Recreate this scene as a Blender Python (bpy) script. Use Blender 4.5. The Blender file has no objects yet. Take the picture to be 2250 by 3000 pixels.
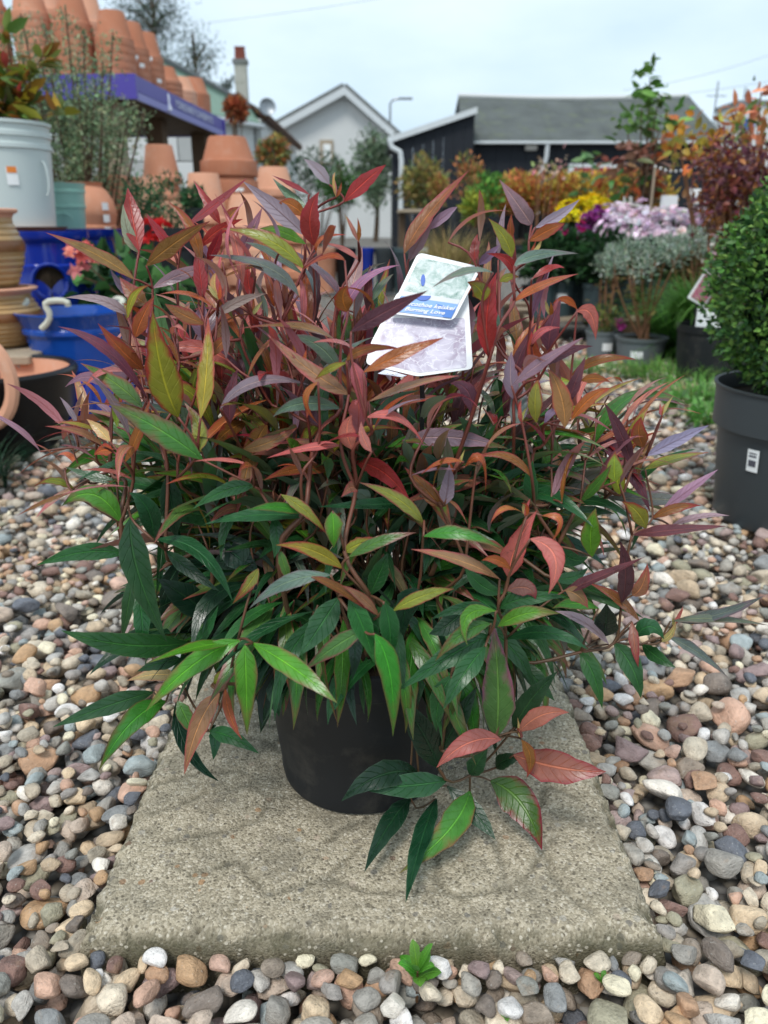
import bpy, math, random
import numpy as np
from mathutils import Vector, Matrix
R_ = math.radians
rng = np.random.default_rng(7)
random.seed(7)
scene = bpy.context.scene
COL = scene.collection

# ------------------------------------------------------------------ camera
CAMZ, PITCH, FPX = 0.545, R_(20.4), 2253.0
cam_d = bpy.data.cameras.new('camera'); cam = bpy.data.objects.new('camera', cam_d); COL.objects.link(cam)
cam.location = (0, 0, CAMZ); cam.rotation_euler = (math.pi/2 - PITCH, 0, 0)
cam_d.sensor_fit = 'VERTICAL'; cam_d.sensor_height = 36; cam_d.lens = FPX/3000*36
cam_d.clip_start = 0.02; cam_d.clip_end = 800
cam_d.dof.use_dof = True; cam_d.dof.focus_distance = 0.66; cam_d.dof.aperture_fstop = 7.2
scene.camera = cam

# ------------------------------------------------------------------ world and sun
SUN_EL, SUN_ROT = 58, 200
w = bpy.data.worlds.new('World'); scene.world = w; w.use_nodes = True
nt = w.node_tree; nt.nodes.clear()
out = nt.nodes.new('ShaderNodeOutputWorld'); bg = nt.nodes.new('ShaderNodeBackground')
sky = nt.nodes.new('ShaderNodeTexSky'); sky.sky_type = 'NISHITA'; sky.sun_disc = False
sky.sun_elevation = R_(SUN_EL); sky.sun_rotation = R_(SUN_ROT); sky.air_density = 1.0; sky.dust_density = 2.0
tc = nt.nodes.new('ShaderNodeTexCoord'); mp = nt.nodes.new('ShaderNodeMapping'); mp.inputs['Scale'].default_value = (1.2, 1.2, 3.2)
nz = nt.nodes.new('ShaderNodeTexNoise'); nz.inputs['Scale'].default_value = 2.2; nz.inputs['Detail'].default_value = 5; nz.inputs['Roughness'].default_value = .5
cr = nt.nodes.new('ShaderNodeValToRGB')
cr.color_ramp.elements[0].position = .30; cr.color_ramp.elements[0].color = (4.4, 5.75, 6.8, 1)
cr.color_ramp.elements[1].position = .68; cr.color_ramp.elements[1].color = (6.6, 7.7, 8.6, 1)
mx = nt.nodes.new('ShaderNodeMix'); mx.data_type = 'RGBA'; mx.inputs['Factor'].default_value = .9
nt.links.new(tc.outputs['Generated'], mp.inputs['Vector']); nt.links.new(mp.outputs[0], nz.inputs['Vector'])
nt.links.new(nz.outputs['Fac'], cr.inputs['Fac']); nt.links.new(sky.outputs[0], mx.inputs['A']); nt.links.new(cr.outputs[0], mx.inputs['B'])
nt.links.new(mx.outputs['Result'], bg.inputs['Color']); bg.inputs['Strength'].default_value = .094
nt.links.new(bg.outputs[0], out.inputs[0])
sd = bpy.data.lights.new('sun', 'SUN'); so = bpy.data.objects.new('sun', sd); COL.objects.link(so)
sd.energy = 1.5; sd.angle = R_(16); sd.color = (1, .97, .92)
so.rotation_euler = (R_(90-SUN_EL), 0, R_(SUN_ROT-180-40)); so.location = (0, 0, 12)
scene.view_settings.view_transform = 'Standard'; scene.view_settings.look = 'None'
scene.view_settings.exposure = 0.68; scene.view_settings.gamma = 1
scene.render.engine = 'CYCLES'
scene.cycles.max_bounces = 8; scene.cycles.transparent_max_bounces = 8

# ------------------------------------------------------------------ helpers
CT, ST = math.cos(PITCH), math.sin(PITCH)
def P(x, y, Y):
    a = (x-1125)/FPX; b = (1500-y)/FPX; dy = CT+b*ST; dz = -ST+b*CT
    return np.array([a*Y/dy, Y, CAMZ+dz*Y/dy])
def G(x, y, z=0.0):
    a = (x-1125)/FPX; b = (1500-y)/FPX; dy = CT+b*ST; dz = -ST+b*CT
    t = (z-CAMZ)/dz
    return np.array([a*t, dy*t, z])
def proj(p):
    d = np.asarray(p, float)-np.array([0, 0, CAMZ])
    f = d[1]*CT-d[2]*ST; u = d[1]*ST+d[2]*CT
    return 1125+FPX*d[0]/f, 1500-FPX*u/f
def pxm(Y, y=660):                    # metres for one pixel at distance Y
    b = (1500-y)/FPX
    return Y/(CT+b*ST)/FPX

class MB:
    def __init__(s): s.v = []; s.f = []; s.n = 0
    def add(s, v, f):
        s.v.append(np.asarray(v, float).reshape(-1, 3)); s.f += [tuple(i+s.n for i in q) for q in f]; s.n += len(s.v[-1]); return s
    def box(s, c, d, rot=0, bev=0):
        c = np.asarray(c, float); hx, hy, hz = np.asarray(d, float)/2
        if bev <= 0:
            v = [(-hx,-hy,-hz),(hx,-hy,-hz),(hx,hy,-hz),(-hx,hy,-hz),(-hx,-hy,hz),(hx,-hy,hz),(hx,hy,hz),(-hx,hy,hz)]
            f = [(0,3,2,1),(4,5,6,7),(0,1,5,4),(1,2,6,5),(2,3,7,6),(3,0,4,7)]
        else:
            b = bev; v = []
            for z, i in ((-hz, b), (-hz+b, 0), (hz-b, 0), (hz, b)):
                x, y = hx-i, hy-i; k = b
                v += [(-x+k,-y,z),(x-k,-y,z),(x,-y+k,z),(x,y-k,z),(x-k,y,z),(-x+k,y,z),(-x,y-k,z),(-x,-y+k,z)]
            f = [tuple(range(7,-1,-1)), tuple(range(24,32))]
            for r in range(3):
                for i in range(8): f.append((r*8+i, r*8+(i+1)%8, r*8+8+(i+1)%8, r*8+8+i))
        v = np.array(v); cs, sn = math.cos(rot), math.sin(rot)
        v = np.stack([v[:,0]*cs-v[:,1]*sn, v[:,0]*sn+v[:,1]*cs, v[:,2]], 1)+c
        return s.add(v, f)
    def lathe(s, prof, n=40, c=(0,0,0), jit=0):
        prof = np.asarray(prof, float); m = len(prof); a = np.arange(n)*2*math.pi/n
        v = np.zeros((m, n, 3)); v[:,:,0] = prof[:,0,None]*np.cos(a); v[:,:,1] = prof[:,0,None]*np.sin(a); v[:,:,2] = prof[:,1,None]
        f = []
        for i in range(m-1):
            for j in range(n):
                k = (j+1) % n; f.append((i*n+j, i*n+k, (i+1)*n+k, (i+1)*n+j))
        return s.add(v.reshape(-1,3)+np.asarray(c), f)
    def tube(s, path, rad, n=6, cap=True):
        path = np.asarray(path, float); m = len(path); rad = np.broadcast_to(np.asarray(rad, float), (m,))
        t = np.gradient(path, axis=0); t /= np.linalg.norm(t, axis=1, keepdims=True)+1e-12
        up = np.array([0,0,1.]) if abs(t[0][2]) < .9 else np.array([1.,0,0])
        v = []
        u = np.cross(t[0], up); u /= np.linalg.norm(u)
        for i in range(m):
            u = u-t[i]*np.dot(u, t[i]); u /= np.linalg.norm(u)+1e-12; w_ = np.cross(t[i], u)
            for j in range(n):
                a = 2*math.pi*j/n; v.append(path[i]+rad[i]*(math.cos(a)*u+math.sin(a)*w_))
        f = [(i*n+j, i*n+(j+1)%n, (i+1)*n+(j+1)%n, (i+1)*n+j) for i in range(m-1) for j in range(n)]
        if cap: f += [tuple(range(n-1,-1,-1)), tuple(range((m-1)*n, m*n))]
        return s.add(v, f)
    def quadslab(s, pts, th):          # thick sheet over a quad (th along its normal, downwards)
        p = np.asarray(pts, float); n = np.cross(p[1]-p[0], p[3]-p[0]); n /= np.linalg.norm(n)
        return s.add(np.vstack([p, p-n*th]), [(0,1,2,3),(7,6,5,4),(0,4,5,1),(1,5,6,2),(2,6,7,3),(3,7,4,0)])
    def build(s, name, m, parent=None, smooth=False, **attrs):
        return mobj(name, np.vstack(s.v), s.f, m, parent, 'auto' if smooth is True and not attrs else smooth, **attrs)

def mobj(name, v, f, m, parent=None, smooth=False, **attrs):
    me = bpy.data.meshes.new(name); v = np.asarray(v, float)
    if isinstance(f, np.ndarray):
        k = f.shape[1]; me.vertices.add(len(v)); me.vertices.foreach_set('co', v.astype(np.float32).ravel())
        me.loops.add(f.size); me.loops.foreach_set('vertex_index', f.astype(np.int32).ravel())
        me.polygons.add(len(f)); me.polygons.foreach_set('loop_start', np.arange(0, f.size, k, dtype=np.int32))
        me.update(calc_edges=True); me.validate()
    else:
        me.from_pydata(v.tolist(), [], f)
    for k_, a in attrs.items():
        a = np.asarray(a, np.float32)
        if a.ndim == 1:
            at_ = me.attributes.new(k_, 'FLOAT', 'POINT'); at_.data.foreach_set('value', a)
        else:
            if a.shape[1] == 3: a = np.hstack([a, np.ones((len(a),1), np.float32)])
            at_ = me.attributes.new(k_, 'FLOAT_COLOR', 'POINT'); at_.data.foreach_set('color', np.ascontiguousarray(a).ravel())
    if smooth:
        me.polygons.foreach_set('use_smooth', np.ones(len(me.polygons), bool))
        if smooth == 'auto': me.set_sharp_from_angle(angle=R_(32))
    if m: me.materials.append(m)
    o = bpy.data.objects.new(name, me); COL.objects.link(o)
    if parent: o.parent = parent
    return o
def tag(o, label, cat, group=None):
    o['label'] = label; o['category'] = cat
    if group: o['group'] = group
    return o
def struct(o): o['kind'] = 'structure'; return o
def stuff(o): o['kind'] = 'stuff'; return o
def thing(name, loc, label, cat, group=None, rz=0):
    o = bpy.data.objects.new(name, None); COL.objects.link(o); o.location = tuple(float(q) for q in loc); o.rotation_euler = (0,0,rz)
    o.empty_display_size = .05
    return tag(o, label, cat, group)
def copy_tree(o, parent=None):
    c = o.copy(); COL.objects.link(c); c.parent = parent
    for ch in o.children: copy_tree(ch, c)
    return c

# ------------------------------------------------------------------ materials
def N(nt, t, **kw):
    n = nt.nodes.new(t)
    for k, v in kw.items():
        if k in n.inputs: n.inputs[k].default_value = v
        else: setattr(n, k, v)
    return n
def newmat(name):
    m = bpy.data.materials.new(name); m.use_nodes = True; nt = m.node_tree
    b = nt.nodes['Principled BSDF']; return m, nt, b, nt.nodes['Material Output']
def mixc(nt, fac, a, b, blend='MIX'):
    n = nt.nodes.new('ShaderNodeMix'); n.data_type = 'RGBA'; n.blend_type = blend
    for s, v in (('Factor', fac), ('A', a), ('B', b)):
        if hasattr(v, 'links'): nt.links.new(v, n.inputs[s])
        else: n.inputs[s].default_value = v if s == 'Factor' else (*v[:3], 1)
    return n.outputs['Result']
def math_(nt, op, a, b=None, c=None):
    n = nt.nodes.new('ShaderNodeMath'); n.operation = op
    for i, v in enumerate((a, b, c)):
        if v is None: continue
        if hasattr(v, 'links'): nt.links.new(v, n.inputs[i])
        else: n.inputs[i].default_value = v
    return n.outputs[0]
def ramp(nt, fac, stops, mode='LINEAR'):
    n = nt.nodes.new('ShaderNodeValToRGB'); e = n.color_ramp; e.interpolation = mode
    while len(e.elements) < len(stops): e.elements.new(.5)
    for q, (p, c) in zip(e.elements, stops): q.position = p; q.color = (*c, 1) if hasattr(c, '__len__') else (c, c, c, 1)
    nt.links.new(fac, n.inputs[0]); return n.outputs[0]
def objco(nt):
    return nt.nodes.new('ShaderNodeTexCoord').outputs['Object']
def noise(nt, co, scale, detail=4, rough=.55, out_='Fac'):
    n = N(nt, 'ShaderNodeTexNoise', Scale=scale, Detail=detail, Roughness=rough); nt.links.new(co, n.inputs['Vector']); return n.outputs[out_]
def bump(nt, b, h, strength=.3, dist=.01):
    n = N(nt, 'ShaderNodeBump', Strength=strength, Distance=dist); nt.links.new(h, n.inputs['Height']); nt.links.new(n.outputs[0], b.inputs['Normal'])
def simple(name, col, rough=.6, var=.15, nscale=8, bmp=.15, bscale=60, spec=.5, metal=0, bdist=.003, stain=None):
    m, nt, b, o = newmat(name); co = objco(nt)
    n1 = noise(nt, co, nscale); c = np.array(col)
    base = mixc(nt, n1, tuple(c*(1-var)), tuple(np.minimum(c*(1+var), 1)))
    if stain is not None:
        s = ramp(nt, noise(nt, co, nscale*1.7, 6, .7), [(.52, 0), (.7, 1)]); base = mixc(nt, math_(nt, 'MULTIPLY', s, stain[3]), base, stain[:3])
    nt.links.new(base, b.inputs['Base Color']); b.inputs['Roughness'].default_value = rough
    b.inputs['Specular IOR Level'].default_value = spec; b.inputs['Metallic'].default_value = metal
    if bmp: bump(nt, b, noise(nt, co, bscale, 5), bmp, bdist)
    return m
def foliage_mat(name, rough=.45, trans=.3, spec=.4):
    m, nt, b, o = newmat(name)
    a = N(nt, 'ShaderNodeAttribute', attribute_name='col'); b.inputs['Roughness'].default_value = rough
    b.inputs['Specular IOR Level'].default_value = spec
    nt.links.new(a.outputs['Color'], b.inputs['Base Color'])
    t = nt.nodes.new('ShaderNodeBsdfTranslucent'); nt.links.new(a.outputs['Color'], t.inputs[0])
    mixs = N(nt, 'ShaderNodeMixShader'); mixs.inputs[0].default_value = trans
    nt.links.new(b.outputs[0], mixs.inputs[1]); nt.links.new(t.outputs[0], mixs.inputs[2]); nt.links.new(mixs.outputs[0], o.inputs[0]); return m

M = {}
M['terra'] = simple('terracotta', (.56, .25, .15), .85, .16, 9, .2, 90, .25, stain=(.60,.40,.30,.45))
M['terra_b'] = simple('terracotta_deep', (.46, .185, .105), .85, .16, 9, .2, 90, .25, stain=(.5,.3,.22,.4))
M['terra_l'] = simple('terracotta_pale', (.66, .34, .22), .85, .14, 9, .2, 90, .25, stain=(.66,.46,.36,.4))
M['blue'] = simple('blue_glaze', (.008, .03, .30), .12, .25, 5, .05, 25, .6)
M['blue_l'] = simple('blue_glaze_bright', (.01, .07, .36), .12, .3, 5, .05, 25, .6)
M['grey_bucket'] = simple('pale_grey_zinc', (.55, .62, .60), .4, .06, 6, .03, 40, .5)
M['mint'] = simple('mint_paint', (.28, .50, .42), .4, .08, 6, .03, 40, .5)
M['blackpot'] = simple('black_glaze', (.006, .006, .007), .35, .3, 6, .1, 30, .35)
M['plastic'] = simple('black_plastic', (.014, .0155, .018), .5, .22, 14, .06, 120, .3, stain=(.06,.055,.048,.6), bdist=.001)
M['greypot'] = simple('grey_plastic', (.043, .052, .057), .45, .1, 5, .03, 60, .45)
M['lightpot'] = simple('light_grey_plastic', (.15,.17,.18), .5, .1, 5, .03, 60, .4)
M['tealpot'] = simple('slate_teal_plastic', (.045, .072, .078), .45, .12, 5, .03, 60, .45)
M['tan_glaze'] = simple('tan_glaze', (.42, .25, .10), .3, .25, 12, .1, 20, .5)
M['brown_glaze'] = simple('brown_glaze', (.20, .08, .025), .3, .3, 12, .1, 20, .5)
M['rope'] = simple('rope', (.55, .55, .46), .9, .2, 40, .6, 200, .2)
M['wood'] = simple('weathered_wood', (.36, .29, .21), .8, .25, 10, .3, 50, .2)
M['wood_d'] = simple('dark_wood', (.10, .065, .04), .8, .3, 10, .3, 50, .2)
M['purple'] = simple('purple_board', (.075, .055, .32), .4, .12, 3, .02, 30, .4)
M['purple_l'] = simple('lilac_board', (.30, .30, .62), .4, .1, 3, .02, 30, .4)
M['white'] = simple('white_plastic', (.80, .81, .80), .45, .04, 4, .02, 30, .4)
M['print'] = simple('pale_print', (.66, .68, .80), .5, .05, 4, 0, 30, .3)
M['ink'] = simple('dark_ink', (.08, .08, .10), .6, .1, 4, 0, 30, .3)
M['white_wall'] = simple('white_render', (.60, .61, .60), .9, .08, 1.2, .2, 30, .2)
M['cream_wall'] = simple('cream_render', (.52, .50, .46), .9, .12, 1.2, .2, 30, .2)
M['slate'] = simple('grey_tile', (.17, .18, .18), .8, .25, 1.5, .3, 12, .3, stain=(.13,.15,.07,.6))
M['green_roof'] = simple('green_roof', (.20, .30, .22), .7, .15, 1.5, .2, 14, .3)
M['felt'] = simple('roof_felt', (.098, .108, .104), .9, .5, 2.2, .4, 60, .2, stain=(.13,.15,.10,.8), bdist=.01)
M['blackshed'] = simple('black_boards', (.012, .015, .021), .7, .2, 3, .1, 30, .3)
M['white_paint'] = simple('white_paint', (.58, .61, .62), .5, .12, 3, .05, 30, .4)
M['red_cloth'] = simple('red_blind', (.30, .05, .055), .8, .15, 8, .1, 30, .2)
M['soil'] = simple('soil', (.035, .026, .018), .95, .5, 60, .8, 120, .1, bdist=.006)
M['bark'] = simple('bark', (.11, .075, .05), .9, .3, 30, .5, 80, .2)
M['bark_r'] = simple('reddish_bark', (.20, .10, .055), .9, .3, 30, .5, 80, .2)
M['metal'] = simple('grey_metal', (.25, .27, .29), .4, .1, 5, .02, 30, .5, metal=.6)
M['dark_roof'] = simple('mossy_brown_gutter', (.07, .035, .03), .8, .3, 5, .3, 30, .2, stain=(.30,.20,.06,.9))
M['brick'] = simple('chimney_render', (.40, .40, .35), .9, .15, 3, .3, 20, .2, stain=(.2,.22,.17,.6))
M['claypot'] = simple('chimney_clay', (.22, .07, .05), .8, .2, 5, .2, 20, .2)
M['conc'] = simple('concrete_block', (.40, .41, .40), .9, .18, 4, .3, 40, .2)
M['fol'] = foliage_mat('foliage'); M['foldull'] = foliage_mat('foliage_matte', .7, .25, .15); M['petal'] = foliage_mat('petals', .6, .35, .2)

# ------------------------------------------------------------------ ground, gravel
SLAB_Z = .035
m, nt, b, o = newmat('gravel_sheet'); co = objco(nt)
vo = N(nt, 'ShaderNodeTexVoronoi', Scale=75); nt.links.new(co, vo.inputs['Vector'])
c = ramp(nt, vo.outputs['Color'], [(0, (.10,.10,.10)), (.3, (.22,.19,.15)), (.5, (.30,.25,.19)), (.7, (.20,.19,.18)), (1, (.5,.46,.40))])
edge = ramp(nt, vo.outputs['Distance'], [(.25, 1), (.75, .25)])
nt.links.new(mixc(nt, 1.0, c, edge, 'MULTIPLY'), b.inputs['Base Color']); b.inputs['Roughness'].default_value = .8
bump(nt, b, math_(nt, 'MULTIPLY', vo.outputs['Distance'], -1), .8, .012); M['gsheet'] = m
gsz = 400
ground = struct(mobj('gravel_ground', [(-gsz,-20,-.026),(gsz,-20,-.026),(gsz,gsz,-.026),(-gsz,gsz,-.026)], [(0,1,2,3)], M['gsheet']))

# pebble material: every stone has its own colour
m, nt, b, o = newmat('pebble'); co = objco(nt)
at_ = N(nt, 'ShaderNodeAttribute', attribute_name='rnd'); oi = nt.nodes.new('ShaderNodeObjectInfo')
rv = math_(nt, 'FRACT', math_(nt, 'ADD', at_.outputs['Fac'], oi.outputs['Random']))
pal = [(.46,.37,.26),(.22,.215,.20),(.38,.31,.225),(.17,.18,.185),(.33,.29,.23),(.38,.25,.19),(.27,.26,.235),(.54,.47,.36),(.14,.12,.105),(.20,.15,.15),
       (.40,.36,.29),(.22,.26,.27),(.30,.24,.17),(.50,.48,.44),(.20,.17,.14),(.33,.22,.13),(.33,.32,.30),(.27,.21,.20),(.24,.23,.17),(.38,.26,.21),
       (.09,.10,.12),(.46,.41,.33),(.19,.195,.18),(.29,.29,.28),(.36,.30,.25),(.64,.63,.60),(.16,.10,.085),(.26,.235,.19),(.31,.20,.13),(.22,.21,.20)]
pc = ramp(nt, rv, [(i/len(pal), tuple(min(q*1.48, .74)*w_ for q, w_ in zip(c_, (1.06,1.0,.95)))) for i, c_ in enumerate(pal)], 'CONSTANT')
vm = nt.nodes.new('ShaderNodeVectorMath'); vm.operation = 'ADD'; nt.links.new(co, vm.inputs[0])
cb = nt.nodes.new('ShaderNodeCombineXYZ'); nt.links.new(math_(nt, 'MULTIPLY', rv, 37.0), cb.inputs[0]); nt.links.new(cb.outputs[0], vm.inputs[1])
n1 = noise(nt, vm.outputs[0], 95, 6, .68); n2 = noise(nt, vm.outputs[0], 420, 3, .6)
base = mixc(nt, 1.0, pc, ramp(nt, n1, [(.25, .55), (.5, 1.0), (.75, 1.4)]), 'MULTIPLY')
base = mixc(nt, ramp(nt, n2, [(.62, 0), (.72, .45)]), base, (.55,.53,.48))
base = mixc(nt, ramp(nt, n2, [(.28, .5), (.38, 0)]), base, (.06,.055,.05))
base = mixc(nt, ramp(nt, noise(nt, vm.outputs[0], 33, 4, .6), [(.60, 0), (.68, .35)]), base, (.34,.22,.13))
nt.links.new(base, b.inputs['Base Color'])
b.inputs['Specular IOR Level'].default_value = .4
nt.links.new(ramp(nt, n1, [(.3, .58), (.7, .85)]), b.inputs['Roughness'])
bump(nt, b, math_(nt, 'ADD', n1, math_(nt, 'MULTIPLY', n2, .8)), .8, .003); M['pebble'] = m

import bmesh
def ico(sub):
    bm = bmesh.new(); bmesh.ops.create_icosphere(bm, subdivisions=sub, radius=1)
    v = np.array([q.co[:] for q in bm.verts]); f = np.array([[q.index for q in fc.verts] for fc in bm.faces]); bm.free(); return v, f
ICO = {s: ico(s) for s in (1, 2, 3)}
def stone_shape(seed, sub):
    r = np.random.default_rng(seed); v, f = ICO[sub]; v = v.copy()
    ncut = r.integers(4, 9) if seed % 3 == 0 else r.integers(8, 15)
    soft = r.uniform(.04, .12) if seed % 3 == 0 else r.uniform(.010, .05)
    for _ in range(ncut):
        n = r.normal(size=3); n /= np.linalg.norm(n); d = r.uniform(.50, .86)
        h = v@n-d; k = np.log1p(np.exp(np.clip(h/soft, -30, 30)))*soft; v -= np.outer(k*.92, n)
    for _ in range(4):
        n = r.normal(size=3)*r.uniform(1.2, 3); v *= (1+r.uniform(.015, .05)*np.sin(v@n+r.uniform(0,6)))[:, None]
    v -= v.mean(0); v /= np.abs(v).max(0); return v, f
NSH = 30
SH = {s: [stone_shape(100+i, s) for i in range(NSH)] for s in (1, 2, 3)}

# drop the stones one by one onto a height map, each at the lowest of a few tries
RES = .003; X0, X1, Y0, Y1 = -2.7, 2.7, .20, 4.1
HM = np.full((int((Y1-Y0)/RES), int((X1-X0)/RES)), -.026, np.float32); ID = np.full(HM.shape, -1, np.int32)
SX0, SX1, SY0, SY1 = -.234, .215, .44, .885
iy0, iy1, ix0, ix1 = [int(q) for q in ((SY0-Y0)/RES, (SY1-Y0)/RES, (SX0-X0)/RES, (SX1-X0)/RES)]
HM[iy0:iy1, ix0:ix1] = 1.0
stones = []
def drop(x, y, a, bb, cc, yaw, idx, commit):
    rr = max(a, bb); i0 = int((y-rr-Y0)/RES); i1 = int((y+rr-Y0)/RES)+2; j0 = int((x-rr-X0)/RES); j1 = int((x+rr-X0)/RES)+2
    if i0 < 0 or j0 < 0 or i1 >= HM.shape[0] or j1 >= HM.shape[1]: return None
    yy = (np.arange(i0, i1)*RES+Y0-y)[:, None]; xx = (np.arange(j0, j1)*RES+X0-x)[None]
    cs, sn = math.cos(yaw), math.sin(yaw); u = (xx*cs+yy*sn)/a; v_ = (-xx*sn+yy*cs)/bb
    q = 1-u*u-v_*v_; ins = q > 0; h = cc*np.sqrt(np.where(ins, q, 0))*.92
    sl = HM[i0:i1, j0:j1]; z = float(np.max(np.where(ins, sl+h, -9)))
    if commit is None: return z
    top = commit+h; s2 = ins & (top > sl); sl[s2] = top[s2]; ID[i0:i1, j0:j1][s2] = idx
def ytarget(n):
    # distance sampled so that the covered ground is a widening strip in front of the camera
    y = np.sqrt(rng.uniform((Y0+.55)**2, (4.0+.55)**2, n))-.55; x = rng.uniform(-1, 1, n)*np.minimum(.28+.58*y, 2.6); return x, y
NP = 36000
xs, ys = ytarget(NP*4)
per = rng.random(NP*4) < .05          # stones pushed up against the slab
q_ = rng.integers(0, 4, NP*4); t_ = rng.random(NP*4); o_ = .006+.02*rng.random(NP*4)
px_ = np.choose(q_, [SX0-o_, SX1+o_, SX0+(SX1-SX0)*t_, SX0+(SX1-SX0)*t_]); py_ = np.choose(q_, [SY0+(SY1-SY0)*t_, SY0+(SY1-SY0)*t_, SY0-o_, SY1+o_])
per &= (np.arange(NP*4)//4 % 6 == 0) | per
for g_ in np.flatnonzero(per[::4]): 
    xs[g_*4:g_*4+4] = px_[g_*4:g_*4+4]; ys[g_*4:g_*4+4] = py_[g_*4:g_*4+4]
sz = np.clip(rng.lognormal(math.log(.0112), .30, NP), .006, .027)
ZMAX = .024
k = 0
for i in range(NP):
    a = sz[i]; bb = a*rng.uniform(.62, .95); cc = a*rng.uniform(.42, .72); yaw = rng.uniform(0, math.pi); best = None
    for t in range(4):
        x, y = xs[k], ys[k]; k += 1
        z = drop(x, y, a, bb, cc, yaw, i, None)
        if z is not None and z < .3 and (best is None or z < best[0]): best = (z, x, y)
    if best is None or best[0]+cc > ZMAX: continue
    z, x, y = best; drop(x, y, a, bb, cc, yaw, len(stones), z); stones.append((x, y, z, a, bb, cc, yaw))
for i in range(2600):                 # stones heaped against the slab's front edge
    y = rng.uniform(.27, .436); x = rng.uniform(-.36, .36); a = rng.uniform(.009, .0165); bb = a*rng.uniform(.65,.95); cc = a*rng.uniform(.5,.75); yaw = rng.uniform(0, 3.14)
    z = drop(x, y, a, bb, cc, yaw, 0, None)
    if z is None or z > .3 or z+cc > .031: continue
    drop(x, y, a, bb, cc, yaw, len(stones), z); stones.append((x, y, z, a, bb, cc, yaw))
for i in range(6000):                 # small stones fill the gaps near the slab
    y = rng.uniform(.28, 1.5); x = rng.uniform(-1, 1)*(.28+.56*y); a = rng.uniform(.0055, .0105); bb = a*rng.uniform(.65,.95); cc = a*rng.uniform(.5,.8); yaw = rng.uniform(0, 3.14)
    z = drop(x, y, a, bb, cc, yaw, 0, None)
    if z is None or z > .3 or z+cc > .016: continue
    drop(x, y, a, bb, cc, yaw, len(stones), z); stones.append((x, y, z, a, bb, cc, yaw))
vis = np.bincount(ID[ID >= 0].ravel(), minlength=len(stones))
stones = [(s, vis[i]) for i, s in enumerate(stones) if vis[i]*RES*RES > .06*math.pi*s[3]*s[4]]
def inview(s):
    u, v_ = proj((s[0], s[1], s[2])); return -40 < u < 2290 and v_ < 3040 and s[1] > .3
# the 300 that show largest
score = [(-(vis_*RES*RES)/(s[1]**2+.3)**1.5 if inview(s) else 0, i) for i, (s, vis_) in enumerate(stones)]
score.sort(); near = set(i for _, i in score[:300])
peb_me = {}
for i in range(NSH):
    v, f = SH[3][i]; me = bpy.data.meshes.new('pebble'); me.from_pydata((v*.012).tolist(), [], f.tolist())
    me.polygons.foreach_set('use_smooth', np.ones(len(me.polygons), bool)); me.materials.append(M['pebble'])
    a_ = me.attributes.new('rnd', 'FLOAT', 'POINT'); a_.data.foreach_set('value', np.zeros(len(v), np.float32)); peb_me[i] = me
VV = []; FF = []; RR = []; off = 0
for i, (s, _) in enumerate(stones):
    x, y, z, a, bb, cc, yaw = s; sh = int(rng.integers(NSH))
    rot = Matrix.Rotation(yaw, 3, 'Z') @ Matrix.Rotation(rng.normal()*.22, 3, 'X') @ Matrix.Rotation(rng.normal()*.22, 3, 'Y')
    if i in near:
        ob = bpy.data.objects.new('pebble', peb_me[sh]); COL.objects.link(ob); ob.parent = ground
        ob.location = (x, y, z); ob.rotation_euler = rot.to_euler(); ob.scale = (a*1.06/.012, bb*1.06/.012, cc*1.06/.012)
        continue
    v, f = SH[2 if y < .95 else 1][sh]
    p = (v*np.array([a, bb, cc])*1.07)@np.array(rot).T+np.array([x, y, z])
    VV.append(p); FF.append(f+off); off += len(p); RR.append(np.full(len(p), rng.random()))
o = mobj('gravel', np.vstack(VV), np.vstack(FF), M['pebble'], ground, True, rnd=np.concatenate(RR)); stuff(o)

# ------------------------------------------------------------------ paving slab
from mathutils import noise as mnoise
def fbm(x, y, s, seed=0.0, o=4): return mnoise.fractal(Vector((x*s+seed, y*s-seed, seed)), .9, 2.1, o)
grooves_px = [[(400,2310),(600,2262),(700,2255),(745,2275)], [(520,2357),(600,2325),(730,2297),(745,2275)], [(730,2297),(790,2330),(900,2330)],
 [(500,2460),(640,2435),(760,2400),(800,2330)], [(960,2465),(1000,2425),(1080,2395)], [(1280,2490),(1283,2600),(1330,2622),(1450,2607),(1540,2570),(1590,2490),(1625,2450)],
 [(1455,2470),(1490,2595)], [(1640,2600),(1730,2665)], [(1080,2610),(1283,2605)], [(780,2620),(960,2570),(1050,2480)], [(960,2570),(1080,2610)],
 [(560,2560),(700,2520),(780,2620)], [(1590,2490),(1640,2600)], [(1560,2180),(1600,2300),(1560,2420)], [(640,2180),(760,2160),(830,2200)], [(1680,2330),(1600,2300)], [(600,2262),(560,2180)], [(450,2380),(520,2357)]]
segs = []
for g in grooves_px:
    q = [G(x, y, SLAB_Z)[:2] for x, y in g]
    segs += list(zip(q[:-1], q[1:]))
# the part of the pattern that lies behind the pot
cx0, cy0 = -.01, .66
for r_ in (.1, .2):
    pts = [np.array([cx0+r_*math.cos(a), cy0+r_*math.sin(a)]) for a in np.linspace(.2, math.pi-.2, 9)]; segs += list(zip(pts[:-1], pts[1:]))
for a in np.linspace(.4, math.pi-.4, 6): segs.append((np.array([cx0+.1*math.cos(a), cy0+.1*math.sin(a)]), np.array([cx0+.2*math.cos(a+.1), cy0+.2*math.sin(a+.1)])))
NX = 210; gx = np.linspace(SX0, SX1, NX); gy = np.linspace(SY0, SY1, NX); XX, YY = np.meshgrid(gx, gy)
D = np.full(XX.shape, 9.)
for p, q in segs:
    d = q-p; L2 = d@d+1e-9; t = np.clip(((XX-p[0])*d[0]+(YY-p[1])*d[1])/L2, 0, 1)
    D = np.minimum(D, np.hypot(XX-p[0]-t*d[0], YY-p[1]-t*d[1]))
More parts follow.
